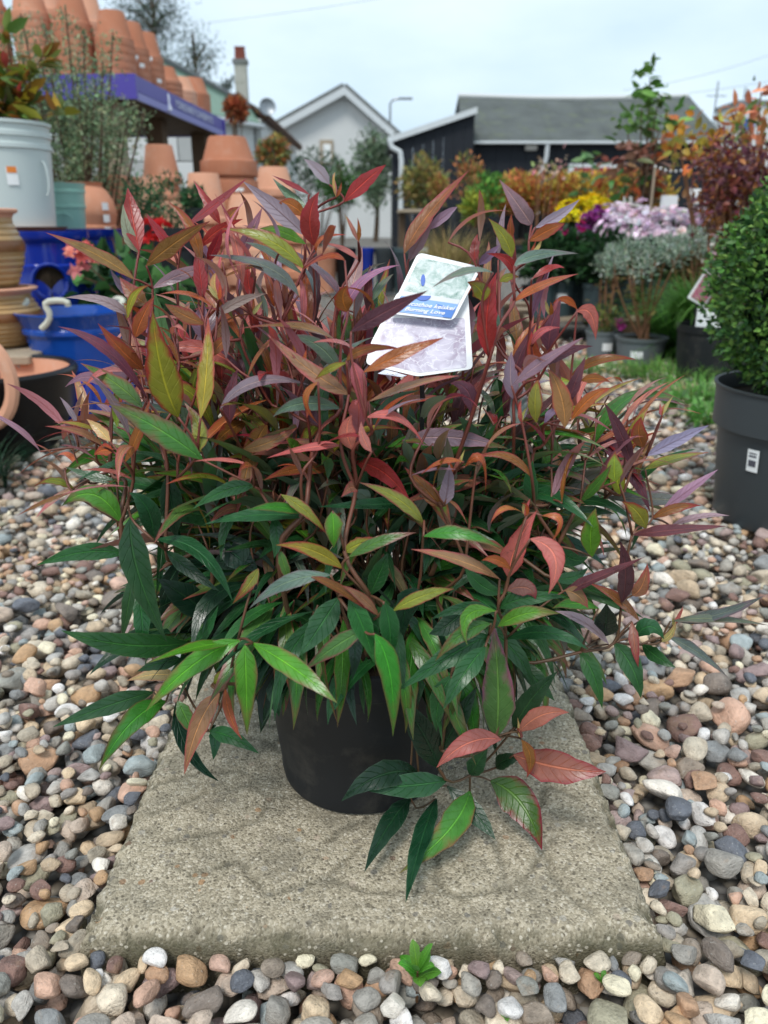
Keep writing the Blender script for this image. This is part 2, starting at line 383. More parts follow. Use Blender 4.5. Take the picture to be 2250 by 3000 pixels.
N1 = np.array([[fbm(x, y, 22) for x in gx] for y in gy]); N2 = np.array([[fbm(x, y, 150, 3.3, 2) for x in gx] for y in gy])
N3 = np.array([[fbm(x, y, 60, 9.1, 3) for x in gx] for y in gy])
N4 = np.array([[fbm(x, y, 320, 5.7, 2) for x in gx] for y in gy])
ed = np.minimum(np.minimum(XX-SX0, SX1-XX), np.minimum(YY-SY0, SY1-YY))
edw = ed+N3*.006+N2*.003+N1*.003
ZZ = SLAB_Z+N1*.0009+N3*.0005+N2*(.00025+.0011*np.exp(-ed/.016))+N4*(.0005+.0007*np.exp(-ed/.016))-.0020*np.exp(-((D+N2*.0012)/.0032)**2)*(0.55+.5*(N1 > -.1))-.011*np.clip(1-edw/.013, 0, 1)**2
border = [(0, j) for j in range(NX)]+[(i, NX-1) for i in range(1, NX)]+[(NX-1, j) for j in range(NX-2, -1, -1)]+[(i, 0) for i in range(NX-2, 0, -1)]
v = np.stack([XX, YY, ZZ], 2).reshape(-1, 3)
f = [(i*NX+j, i*NX+j+1, (i+1)*NX+j+1, (i+1)*NX+j) for i in range(NX-1) for j in range(NX-1)]
sides = []; nb = len(border); base_i = len(v)
cxs, cys = (SX0+SX1)/2, (SY0+SY1)/2
rows = [.3, .6, 1.0]; prev = [i*NX+j for i, j in border]
vl = [v]
for r_i, rr in enumerate(rows):
    ring = []
    for (i, j) in border:
        x, y, z = XX[i, j], YY[i, j], ZZ[i, j]; zz = z+( -.03-z)*rr
        nx = (j == NX-1)-(j == 0); ny = (i == NX-1)-(i == 0); k_ = .0035*fbm(x+zz, y, 60, 2.2)+.0025*fbm(x, y+zz*2, 170, 1.2, 2)+.002*(1-rr)
        ring.append((x+nx*k_, y+ny*k_, zz))
    vl.append(np.array(ring)); cur = list(range(base_i, base_i+nb)); base_i += nb
    f += [(prev[q], cur[q], cur[(q+1) % nb], prev[(q+1) % nb]) for q in range(nb)]; prev = cur
m, nt, b, o = newmat('weathered_concrete'); co = objco(nt)
v1 = N(nt, 'ShaderNodeTexVoronoi', Scale=520); nt.links.new(co, v1.inputs['Vector'])
v2 = N(nt, 'ShaderNodeTexVoronoi', Scale=120); nt.links.new(co, v2.inputs['Vector'])
v3 = N(nt, 'ShaderNodeTexVoronoi', Scale=62); nt.links.new(co, v3.inputs['Vector'])
grit = ramp(nt, v1.outputs['Color'], [(0, (.13,.115,.09)), (.3, (.30,.265,.20)), (.62, (.47,.42,.33)), (.86, (.58,.53,.44)), (1, (.72,.68,.60))])
big = ramp(nt, noise(nt, co, 9, 5, .6), [(.3, (.29,.25,.19)), (.7, (.50,.445,.35))])
c = mixc(nt, .74, big, grit)
# scattered larger stones in the mix
sp = nt.nodes.new('ShaderNodeSeparateColor'); nt.links.new(v2.outputs['Color'], sp.inputs[0])
ps = math_(nt, 'MULTIPLY', ramp(nt, sp.outputs[0], [(.80, 0), (.81, 1)], 'CONSTANT'), ramp(nt, v2.outputs['Distance'], [(.32, 1), (.40, 0)]))
c = mixc(nt, math_(nt, 'MULTIPLY', ps, .8), c, ramp(nt, sp.outputs[1], [(0, (.17,.165,.16)), (.45, (.26,.23,.19)), (.7, (.48,.46,.42)), (.93, (.42,.24,.12)), (1, (.10,.07,.07))]))
lowz = nt.nodes.new('ShaderNodeSeparateXYZ'); nt.links.new(co, lowz.inputs[0])
gr = ramp(nt, noise(nt, co, 28, 6, .65), [(.47, 0), (.66, 1)])
c = mixc(nt, math_(nt, 'MULTIPLY', gr, .5), c, (.14,.13,.105))
mossf = math_(nt, 'MULTIPLY', ramp(nt, math_(nt, 'ADD', lowz.outputs[2], math_(nt, 'MULTIPLY', noise(nt, co, 55, 4), .02)), [(.0, 1), (.036, .95), (.044, 0)]), ramp(nt, noise(nt, co, 17, 5), [(.3, .35), (.6, 1)]))
c = mixc(nt, math_(nt, 'MULTIPLY', mossf, .85), c, (.06,.06,.034))
v4 = N(nt, 'ShaderNodeTexVoronoi', Scale=250); nt.links.new(co, v4.inputs['Vector']); s4 = nt.nodes.new('ShaderNodeSeparateColor'); nt.links.new(v4.outputs['Color'], s4.inputs[0])
pit = math_(nt, 'MULTIPLY', ramp(nt, s4.outputs[0], [(.74, 0), (.75, 1)], 'CONSTANT'), ramp(nt, v4.outputs['Distance'], [(.25, 1), (.42, 0)]))
c = mixc(nt, math_(nt, 'MULTIPLY', pit, .75), c, (.10,.088,.066))
wh = math_(nt, 'MULTIPLY', ramp(nt, s4.outputs[1], [(.82, 0), (.83, 1)], 'CONSTANT'), ramp(nt, v4.outputs['Distance'], [(.25, 1), (.42, 0)]))
c = mixc(nt, math_(nt, 'MULTIPLY', wh, .6), c, (.66,.62,.54))
c = mixc(nt, 1.0, c, (1.10,1.06,.99), 'MULTIPLY')
gat = N(nt, 'ShaderNodeAttribute', attribute_name='groove')
c = mixc(nt, math_(nt, 'MULTIPLY', gat.outputs['Fac'], math_(nt, 'MULTIPLY', ramp(nt, noise(nt, co, 32, 5, .65), [(.28, .25), (.55, .95)]))), c, (.10,.092,.065))
nt.links.new(c, b.inputs['Base Color']); b.inputs['Roughness'].default_value = .92; b.inputs['Specular IOR Level'].default_value = .2
hh = math_(nt, 'ADD', math_(nt, 'MULTIPLY', v1.outputs['Distance'], -.7), math_(nt, 'MULTIPLY', noise(nt, co, 420, 4, .7), 1.0))
bump(nt, b, hh, .7, .0022); M['slab'] = m
vv = np.vstack(vl); gr_a = np.zeros(len(vv)); gr_a[:NX*NX] = np.exp(-((D+N2*.0022+N4*.001)/.0034)**2).ravel()
slab = tag(mobj('paving_slab', vv, f, M['slab'], None, True, groove=gr_a), 'weathered square concrete paving slab with worn grooves under the plant pot', 'paving slab')

# ------------------------------------------------------------------ the potted leucothoe
PC = np.array([-.022, .645])
plant = thing('potted_shrub', (PC[0], PC[1], SLAB_Z), 'leucothoe shrub with red, purple and green pointed leaves in black pot on concrete slab', 'potted plant')
def local(o_, p): return np.asarray(p, float)-np.array(o_.location)
pb = MB(); r0, r1, ph = .079, .0965, .158
pb.lathe([(0,.004),(r0-.012,.004),(r0-.008,0),(r0,.003),(r0+.0015,.012),(r0+.001,.016),(r1-.004,ph-.028),(r1-.003,ph-.026),(r1,ph-.024),(r1+.001,ph-.003),(r1,ph),(r1-.004,ph),(r1-.005,ph-.02),(r1-.006,ph-.024)], 72)
pot_main = pb.build('pot', M['plastic'], plant, True)
MB().lathe([(0, ph-.02),(.05, ph-.018),(r1-.0055, ph-.024)], 40).build('soil', M['soil'], plant, True)

# leaf material: colours of blade, margin and underside per leaf, veins from the leaf's own coordinates
m, nt, b, o = newmat('leucothoe_leaf')
A = lambda n: N(nt, 'ShaderNodeAttribute', attribute_name=n).outputs
ca, cbm, cu = A('ca')['Color'], A('cb')['Color'], A('cu')['Color']; lu, lv, lr, le = A('lu')['Fac'], A('lv')['Fac'], A('lr')['Fac'], A('le')['Fac']
au = math_(nt, 'ABSOLUTE', lu); co = objco(nt)
n1 = noise(nt, co, 55, 4, .6); n2 = noise(nt, co, 260, 3, .6)
blot = math_(nt, 'ADD', math_(nt, 'MULTIPLY', math_(nt, 'POWER', au, 3.0), .75), math_(nt, 'MULTIPLY', math_(nt, 'POWER', lv, 2.5), .8))
blot = math_(nt, 'ADD', blot, math_(nt, 'MULTIPLY', math_(nt, 'SUBTRACT', n1, .5), 1.9))
edge = math_(nt, 'MULTIPLY', ramp(nt, blot, [(.38, 0), (.85, 1)]), le)
c = mixc(nt, edge, ca, cbm)
rim = ramp(nt, au, [(.90, 0), (.97, 1)]); c = mixc(nt, math_(nt, 'MULTIPLY', rim, .55), c, cbm)
c = mixc(nt, 1.0, c, ramp(nt, n1, [(.25, .72), (.5, 1.0), (.75, 1.28)]), 'MULTIPLY')
vph = math_(nt, 'SUBTRACT', math_(nt, 'MULTIPLY', lv, 9.0), math_(nt, 'MULTIPLY', au, 1.6))
vw = math_(nt, 'ABSOLUTE', math_(nt, 'SUBTRACT', math_(nt, 'FRACT', math_(nt, 'ADD', vph, math_(nt, 'MULTIPLY', n1, .5))), .5))
vein = ramp(nt, vw, [(.0, 1), (.07, 0)]); mid = ramp(nt, au, [(.035, 1), (.10, 0)])
veins = math_(nt, 'MAXIMUM', math_(nt, 'MULTIPLY', vein, .5), mid)
light = mixc(nt, 1.0, c, (2.3, 2.1, 1.7), 'MULTIPLY')
c = mixc(nt, math_(nt, 'MULTIPLY', veins, .75), c, light)
spots = ramp(nt, n2, [(.27, .7), (.34, 0)]); c = mixc(nt, math_(nt, 'MULTIPLY', spots, .6), c, (.05,.02,.015))
geo = nt.nodes.new('ShaderNodeNewGeometry')
und = mixc(nt, math_(nt, 'MULTIPLY', veins, .6), cu, mixc(nt, 1.0, cu, (.55,.4,.42), 'MULTIPLY'))
cc_ = mixc(nt, geo.outputs['Backfacing'], c, und)
nt.links.new(cc_, b.inputs['Base Color'])
rr_ = nt.nodes.new('ShaderNodeMix'); rr_.inputs['B'].default_value = .6; nt.links.new(geo.outputs['Backfacing'], rr_.inputs['Factor']); nt.links.new(ramp(nt, n1, [(.3, .22), (.7, .40)]), rr_.inputs['A'])
nt.links.new(rr_.outputs[0], b.inputs['Roughness']); b.inputs['Specular IOR Level'].default_value = .45
bump(nt, b, math_(nt, 'ADD', math_(nt, 'MULTIPLY', veins, -1.0), math_(nt, 'MULTIPLY', n2, .35)), .7, .0012)
tl = nt.nodes.new('ShaderNodeBsdfTranslucent'); nt.links.new(mixc(nt, 1.0, c, (1.25, 1.1, .8), 'MULTIPLY'), tl.inputs[0])
ms = N(nt, 'ShaderNodeMixShader'); ms.inputs[0].default_value = .26; nt.links.new(b.outputs[0], ms.inputs[1]); nt.links.new(tl.outputs[0], ms.inputs[2]); nt.links.new(ms.outputs[0], o.inputs[0])
M['leaf'] = m

# kind: blade, margin, underside, margin strength
KIND = {
 'R': ((.27,.03,.03),(.30,.02,.04),(.24,.13,.17),.5), 'P': ((.27,.175,.225),(.29,.12,.16),(.34,.26,.305),.4),
 'B': ((.235,.10,.028),(.26,.03,.03),(.25,.16,.18),.9), 'T': ((.36,.10,.03),(.34,.04,.04),(.30,.16,.15),.8),
 'O': ((.25,.26,.035),(.26,.05,.03),(.24,.20,.15),1.0), 'L': ((.085,.26,.025),(.20,.05,.05),(.20,.28,.16),.55),
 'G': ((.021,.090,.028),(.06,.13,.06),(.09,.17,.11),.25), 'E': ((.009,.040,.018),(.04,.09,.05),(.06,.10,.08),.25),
 'K': ((.48,.15,.13),(.40,.06,.065),(.46,.22,.23),.4), 'D': ((.12,.04,.057),(.17,.025,.035),(.24,.14,.18),.4),
 'S': ((.125,.18,.14),(.17,.12,.13),(.22,.25,.22),.7), 'Y': ((.50,.42,.16),(.5,.2,.12),(.5,.42,.28),.5),
 'N': ((.33,.175,.10),(.40,.08,.09),(.33,.20,.17),.8), 'H': ((.05,.19,.028),(.15,.04,.03),(.10,.2,.10),.6),
 'M': ((.085,.18,.035),(.22,.07,.045),(.2,.2,.16),1.0), 'X': ((.19,.20,.025),(.20,.025,.02),(.24,.2,.15),1.0),
 'Z': ((.06,.16,.035),(.17,.075,.095),(.2,.22,.18),1.0), 'W': ((.05,.14,.02),(.17,.012,.022),(.2,.22,.15),1.0),
 'Q': ((.27,.105,.07),(.24,.022,.03),(.4,.25,.2),.8)}
regs = {'A': (100,450,.6028), 'B': (1000,450,.7233), 'C': (100,1250,.6028), 'D': (1000,1300,.7535)}
LEAVES = '''
A R 510 475 478 310 455 165 95 .35
A P 508 482 455 380 432 245 62 .45
A B 545 545 690 430 855 328 85 .2
A B 485 610 300 490 55 383 66 .15
A P 480 690 420 640 370 560 42 .3
A B 550 735 480 680 415 600 90 .12
A O 455 800 485 690 560 640 40 .05
A P 460 790 330 715 150 700 52 .1
A T 490 895 525 800 585 690 75 .05
A P 575 655 740 580 910 548 60 .3
A T 530 1050 430 960 310 825 82 .05
A D 550 1190 360 960 115 840 58 .0
A M 525 1235 400 1120 225 1018 92 .0
A P 390 1155 270 1085 150 1135 58 .2
A X 700 1280 620 1060 575 760 168 -.1
A O 808 1285 838 1050 845 790 85 -.05
A O 795 1450 800 1330 730 1210 80 -.05
A B 440 1500 510 1350 565 1190 52 -.1
A H 820 1490 600 1335 365 1220 130 -.1
A O 620 1350 500 1260 355 1218 65 .1
A Y 370 1400 315 1340 255 1290 55 -.1
A T 385 1450 340 1440 290 1465 60 -.12
A O 310 1350 210 1315 95 1305 24 -.05
A O 405 1330 398 1230 405 1120 42 .0
A R 820 710 805 570 790 430 66 .3
A R 740 350 890 240 1035 118 42 .5
A R 905 345 850 250 775 130 50 .55
A R 800 460 900 370 1015 318 52 .4
A R 840 530 885 440 910 370 54 .4
A R 660 430 600 370 545 290 44 .5
A K 700 540 640 430 560 320 58 .5
A B 940 330 965 290 1000 258 58 .55
A P 1315 395 1180 270 1015 135 88 .4
A R 1365 450 1340 310 1385 185 104 .3
A T 1320 310 1250 250 1190 240 66 .45
A R 1340 200 1250 150 1155 105 24 .6
A S 1335 270 1240 200 1160 120 45 .6
A P 1435 150 1380 80 1310 25 60 .5
A L 1320 440 1200 378 1095 365 58 .35
A O 1310 560 1140 420 910 365 75 .25
A D 1480 690 1370 550 1150 420 32 .3
A S 1285 690 1130 550 850 493 62 .2
A S 1310 590 1150 480 1020 430 40 .4
A P 1000 500 1050 390 1110 260 62 .6
A R 1060 690 1040 620 1040 540 60 .4
A Y 900 690 875 630 885 575 48 .3
A T 865 740 730 680 595 690 22 .15
A B 830 830 720 780 635 730 72 .1
A P 890 790 990 720 1130 680 52 .15
A P 820 900 810 810 830 730 88 .3
A B 865 990 910 920 970 890 58 .1
A T 1510 520 1420 500 1300 570 26 .15
A T 1370 480 1400 410 1520 395 24 .3
A B 1525 770 1500 700 1525 640 96 .1
A B 1530 1005 1600 960 1700 945 40 .05
A N 1530 1170 1350 1060 1130 875 85 .0
A O 1520 1015 1430 1050 1365 1100 40 -.05
A K 1545 1010 1585 1130 1600 1295 74 -.1
A P 905 1240 1080 1110 1340 1125 58 -.02
A D 950 1320 955 1180 990 1040 70 .05
A B 1490 940 1300 845 970 855 36 .1
A S 1480 1060 1390 940 1240 880 80 .2
A T 1380 1110 1320 1200 1385 1320 28 -.1
A D 1400 1330 1320 1240 1200 1130 58 .1
A S 1490 1240 1300 1215 1160 1280 78 .1
A K 1550 1440 1520 1350 1545 1270 90 -.05
A K 1640 1450 1600 1380 1590 1300 50 -.1
A K 1490 1420 1330 1430 1130 1480 40 -.05
A N 1010 1440 1150 1400 1280 1330 72 .15
B R 10 195 100 110 180 45 62 .5
B B 255 405 350 250 515 70 62 .8
B P 270 440 325 340 372 260 52 .85
B P 350 310 420 250 470 215 40 .9
B P 770 290 725 220 640 105 72 .3
B P 785 300 880 250 965 185 45 .3
B T 760 355 840 310 905 283 55 .25
B O 690 420 660 340 595 262 60 .25
B T 690 350 685 300 690 245 32 .4
B S 700 455 800 410 960 405 44 .15
B R 540 440 540 380 552 325 40 .4
B P 555 450 600 410 640 370 40 .5
B R 690 490 670 430 590 405 40 .25
B R 770 510 850 460 905 465 26 .4
B T 700 600 820 530 960 487 36 .15
B R 600 830 590 650 630 480 85 .1
B O 570 600 560 550 510 520 80 .05
B O 640 520 680 500 720 500 35 .2
B S 615 482 500 478 365 545 30 .0
B D 40 720 180 640 350 555 70 -.1
B T 90 885 250 810 415 745 60 -.1
B B 20 840 100 792 240 790 44 -.05
B S 640 700 600 665 530 680 58 .1
B D 840 800 850 700 890 590 76 .1
B K 955 640 1010 650 1030 755 60 -.05
B T 955 630 905 590 855 610 30 .1
B K 770 780 810 720 890 705 30 .05
B T 800 900 780 810 770 720 62 .1
B P 690 940 820 840 980 745 46 .0
B D 830 860 920 800 1020 780 40 .15
B B 930 900 1050 835 1195 835 40 .15
B P 700 1000 685 900 690 800 62 .2
B N 905 1110 890 980 835 870 84 -.05
B O 790 1090 785 990 800 905 62 .1
B D 920 1010 950 920 990 820 50 .1
B T 970 920 1030 910 1090 925 40 .1
B T 930 1080 1010 990 1090 950 50 .0
B S 700 1110 720 1000 700 880 80 .2
B D 530 1060 510 960 440 930 70 .2
B K 100 1070 230 1070 335 1180 35 -.1
B N 110 1005 300 935 480 900 34 .0
B D 1180 1275 1130 1130 1065 1010 56 .1
B B 1225 1190 1205 1130 1215 1065 70 .1
B O 1150 1220 1190 1110 1250 1020 48 .2
B P 1235 1225 1360 1160 1490 1100 55 .1
B O 1110 1330 1105 1270 1110 1205 70 .0
B O 1230 1280 1350 1235 1490 1210 38 .15
C L 422 467 290 330 135 385 118 -.1
C O 200 310 100 262 0 290 40 .0
C G 400 270 280 240 150 195 46 .1
C G 470 440 505 710 645 1045 140 -.2
C G 440 620 240 610 10 675 90 .05
C G 580 550 550 400 460 320 108 .0
C G 480 720 455 880 425 1040 60 -.05
C G 500 800 525 960 515 1130 82 -.1
C G 760 1050 450 1060 130 990 128 .0
C G 580 550 800 610 965 850 80 -.2
C E 640 600 760 700 900 800 70 .0
C E 690 650 650 800 620 950 80 .2
C E 870 930 740 830 600 740 150 .2
C G 750 1070 830 1000 895 870 60 -.1
C L 1000 1040 770 1160 540 1385 112 -.45
C L 990 1045 780 1075 550 1150 50 -.35
C L 1060 1050 1270 1180 1475 1345 110 -.5
C L 1025 1060 1030 1250 1035 1500 116 -.6
C N 900 1295 800 1450 730 1690 102 -.5
C T 930 1270 950 1400 1010 1520 46 -.45
C O 870 1250 920 1210 980 1190 58 -.3
C G 580 1290 350 1360 90 1460 96 -.2
C H 640 1335 470 1440 315 1670 116 -.35
C Y 690 1215 580 1205 450 1235 66 -.1
C M 700 1330 740 1420 785 1510 80 -.4
C E 690 1340 740 1560 900 1725 70 -.3
C G 850 1480 960 1510 1095 1590 80 -.35
C E 870 1440 880 1530 870 1620 60 -.2
C E 1140 1180 1170 1300 1190 1410 80 -.1
C E 1110 1230 1120 1360 1100 1490 80 -.05
C G 720 1130 610 1150 500 1190 72 -.05
C G 1320 440 1080 430 825 475 66 -.05
C H 1310 420 1180 390 1040 405 54 -.05
C E 650 230 670 400 690 540 112 .1
C G 1070 290 930 310 770 400 74 -.05
C O 1200 330 1320 410 1420 520 58 -.1
C L 1450 410 1455 500 1455 590 90 -.15
C O 1500 690 1350 600 1175 575 78 -.2
C O 1510 610 1580 570 1680 540 70 -.15
C G 1160 430 1180 540 1165 640 70 -.05
C M 1190 590 1220 690 1240 770 52 -.1
C S 1440 720 1220 760 1045 885 74 -.3
C O 1090 690 1040 770 965 860 60 -.15
C G 1480 830 1390 970 1290 1115 130 -.3
C G 1530 830 1600 980 1655 1150 110 -.4
C M 1600 990 1460 1070 1310 1185 92 -.45
C B 1350 730 1500 800 1659 920 46 -.45
C G 1700 850 1730 1000 1720 1160 100 -.4
C E 1540 1000 1560 1100 1545 1230 70 -.3
C E 1240 930 1180 1050 1150 1170 90 .0
C E 1050 560 950 640 860 660 130 .2
C E 900 560 1000 640 1090 700 130 .2
D B 385 245 330 180 245 90 65 .0
D O 320 310 220 215 70 150 55 -.1
D P 400 240 415 160 420 80 60 -.05
D T 480 90 545 60 560 190 24 -.1
D T 475 70 390 70 310 120 22 -.1
D G 750 240 735 150 745 65 60 .1
D O 1085 200 1070 120 1065 35 60 .1
D M 930 225 1000 150 1050 80 46 .1
D P 1250 255 1360 175 1465 100 40 .1
D B 1210 290 1300 250 1400 240 40 .1
D D 1130 355 1300 335 1500 320 44 .0
D P 1280 320 1400 285 1510 280 26 .1
D O 1185 330 1150 265 1090 225 66 .0
D L 975 440 970 340 990 250 80 -.05
D K 650 520 680 400 760 260 90 -.2
D K 735 370 830 440 805 585 80 -.35
D T 720 280 640 250 580 310 22 -.25
D T 780 280 850 300 810 390 26 -.25
D N 615 525 460 455 270 410 50 -.25
D T 660 490 600 450 545 455 40 -.3
D Q 640 570 720 560 755 605 70 -.3
D L 600 650 490 670 490 785 60 -.4
D H 580 700 470 740 365 845 66 -.45
D G 600 660 480 640 345 685 54 -.3
D G 610 640 720 600 875 595 70 -.3
D L 610 710 720 660 850 660 66 -.35
D G 575 745 430 820 210 965 92 -.4
D G 560 790 480 890 395 1035 86 -.5
D Z 600 1140 610 950 590 695 132 -.6
D G 640 760 800 735 960 800 60 -.2
D G 670 1110 735 1000 840 885 92 -.35
D K 690 1120 780 1055 885 1045 74 -.6
D K 620 1150 490 1165 370 1260 88 -.65
D Q 670 1210 850 1260 1030 1275 132 -.55
D B 700 1150 735 1220 720 1300 46 -.65
D W 580 1310 700 1400 780 1580 146 -.65
D G 410 1310 250 1330 50 1335 100 -.55
D H 500 1350 420 1500 225 1670 112 -.75
D E 370 1380 310 1550 250 1785 76 -.6
D E 270 1380 180 1490 90 1665 86 -.5
D E 380 1265 320 1130 220 980 120 -.45
D E 390 1190 450 1080 530 940 92 -.4
D E 300 1280 150 1290 0 1390 110 -.4
D E 410 1330 520 1440 600 1540 80 -.5
D G 500 1290 530 1240 570 1180 70 -.5
D E 600 1260 640 1230 720 1215 60 -.4
D G 1060 775 1130 870 1165 990 86 -.1
D G 930 810 980 900 1015 1030 70 -.1
D G 1140 755 1200 710 1255 760 72 -.15
D S 1300 690 1480 660 1645 590 46 .0
D S 1280 690 1450 680 1665 707 36 .0
D S 1270 750 1390 815 1500 905 40 -.05
D G 1170 780 1230 830 1300 870 56 .0
D N 1130 590 1170 550 1190 465 60 .0
D D 1090 620 1105 500 1085 380 66 -.05
D D 860 575 1000 520 1180 440 42 -.15
D B 1160 690 1080 610 960 540 42 -.05
D P 1040 780 950 700 830 650 44 -.15
D E 1020 750 1030 690 1030 620 96 -.1
D N 870 570 920 590 960 640 60 -.2
D Q 1130 690 1140 780 1155 870 40 -.1
D Y 1240 770 1280 740 1300 690 30 -.05
D G 110 590 150 500 180 425 76 -.2
D O 200 650 320 590 440 565 55 -.35
D G 40 600 110 720 135 850 86 -.35
D H 130 740 190 900 200 1140 90 -.5
D Q 145 670 80 600 0 550 40 -.4
D H 320 360 460 350 620 405 56 -.2
D M 30 440 150 380 290 345 50 -.2
D G 480 480 560 560 640 570 60 .0
D E 300 560 250 640 240 760 90 .0
D G 430 900 380 1000 370 1120 80 -.25
D G 700 850 760 920 830 1000 70 .0
D E 500 620 420 700 340 740 90 -.1
D G 840 400 900 450 960 440 60 .1
D G 820 520 900 520 960 480 50 .1
D H 1000 640 900 620 820 640 50 .0
'''
NL = 12; US = np.array([-1,-.55,0,.55,1.])
def bez(b_, m_, t_, n=NL):
    s = np.linspace(0, 1, n+1)[:, None]; c_ = 2*m_-(b_+t_)/2
    return (1-s)**2*b_+2*s*(1-s)*c_+s*s*t_
CAMP = np.array([0, 0, CAMZ])
def leaf_arrays(pth, half, nrm, kind, fold=.22, blunt=False):
    v = np.linspace(0, 1, NL+1); s_ = np.clip((v-.38)/.62, 0, 1); W = half*np.where(v < .38, np.sin(math.pi/2*np.minimum(v/.38, 1))**.9, (1-s_)**1.12*(1+.85*s_)); W = half*np.sin(math.pi*v**.9)**.8 if blunt else W; W[0] = half*.06; W[-1] = half*.01
    t = np.gradient(pth, axis=0); t /= np.linalg.norm(t, axis=1, keepdims=True)
    n = nrm[None]-t*(t@nrm)[:, None]; n /= np.linalg.norm(n, axis=1, keepdims=True)+1e-9; s = np.cross(t, n)
    ph_, am = rng.uniform(0, 6), rng.uniform(.02, .09)
    wav = am*np.sin(v*9+ph_)
    u = US[None, :, None]; au_ = np.abs(u)
    serr = 1+.05*rng.normal(size=(NL+1, 5, 1))*(au_ > .9)
    vv = pth[:, None]+s[:, None]*u*W[:, None, None]*serr+n[:, None]*(fold*au_-.10*au_**2+wav[:, None, None]*np.sign(u)*au_)*W[:, None, None]
    k5 = 5; f_ = [(i*k5+j, i*k5+j+1, (i+1)*k5+j+1, (i+1)*k5+j) for i in range(NL) for j in range(4)]
    ka, kb, ku, ke = KIND[kind]; j_ = np.exp(rng.normal(size=3)*.10)*math.exp(rng.normal()*.10)
    nv = (NL+1)*5
    at = dict(ca=np.tile(np.array(ka)*j_, (nv, 1)), cb=np.tile(np.array(kb)*j_, (nv, 1)), cu=np.tile(np.array(ku)*j_, (nv, 1)),
              lu=np.tile(US, NL+1), lv=np.repeat(v, 5), lr=np.full(nv, rng.random()), le=np.full(nv, ke))
    return vv.reshape(-1, 3), f_, at
def depth_at(x, y, d):
    bl = max(0., 1-((x-1130)/1000)**2-((y-1350)/1080)**2)**.5
    return .655-(.6-d)*.21*max(bl, .28)
leafrecs = []      # (base point, arrays, size in px)
for ln in LEAVES.strip().split('\n'):
    q = ln.split(); ox, oy, sc = regs[q[0]]; kd = q[1]; bx, by, mx_, my_, tx, ty, wd, d = map(float, q[2:])
    B2, M2, T2 = [(ox+x*sc, oy+y*sc) for x, y in ((bx,by),(mx_,my_),(tx,ty))]; wd *= sc
    Yb = depth_at(*B2, d); L = math.dist(B2, T2)*pxm(Yb, B2[1])
    # leaves lean out from the middle of the shrub: low and outer ones come forward at the tip
    lean = rng.normal()*.25 + (-.25 if (B2[1] > 1500 and d < .1) else 0.10 if B2[1] < 900 else 0)
    Yt = Yb+L*lean; Ym = Yb+L*lean*.55-L*.06
    lim = lambda q: G(q[0], q[1], SLAB_Z+.008)[1]-.012 if q[1] > 1500 else 9
    Yb, Ym, Yt = min(Yb, lim(B2)-.02), min(Ym, lim(M2)-.015), min(Yt, lim(T2))
    b3, m3, t3 = P(*B2, Yb), P(*M2, Ym), P(*T2, Yt)
    pth = bez(b3, m3, t3); Ltrue = np.linalg.norm(np.diff(pth, axis=0), axis=1).sum()
    happ = wd/2*pxm(Ym, M2[1]); half = max(happ*.98, .09*Ltrue); ph_ = math.acos(min(1, happ/half))
    tan = (t3-b3)/np.linalg.norm(t3-b3); vw_ = CAMP-m3; vw_ /= np.linalg.norm(vw_); n0 = vw_-tan*(vw_@tan); n0 /= np.linalg.norm(n0); s0 = np.cross(tan, n0)
    c1, c2 = n0*math.cos(ph_)+s0*math.sin(ph_), n0*math.cos(ph_)-s0*math.sin(ph_)
    nn = c1 if c1[2] > c2[2] else c2
    under = (kd in 'P' and rng.random() < .75)
    va, fa, aa = leaf_arrays(pth, half, -nn if under else nn, kd, fold=rng.uniform(.08, .30)*(-1 if under else 1))
    leafrecs.append((b3, va, fa, aa, wd*math.dist(B2, T2)*2+1e6))
# young bud tips
for (x, y, d) in ((985,560,.4),(1050,690,.2),(740,905,.2),(640,860,.1),(375,925,.1),(1975,1815,-.05),(1610,905,-.05),(1530,1225,.0),(1940,1200,.1),(1525,2145,-.6),(1545,745,.25),(880,1080,.0),(1330,1370,-.05),(1540,1500,-.2)):
    Y = depth_at(x, y, d); b3 = P(x, y+18, Y)
    for k_ in range(3):
        t3 = b3+np.array([rng.normal()*.006, rng.normal()*.004, rng.uniform(.008, .02)]); va, fa, aa = leaf_arrays(bez(b3, (b3+t3)/2+rng.normal(size=3)*.001, t3), .0017, np.array([rng.normal()*.5, -1, .2]), 'YKT'[k_ % 3])
        leafrecs.append((b3, va, fa, aa, 1e5))
n_manual = len(leafrecs)

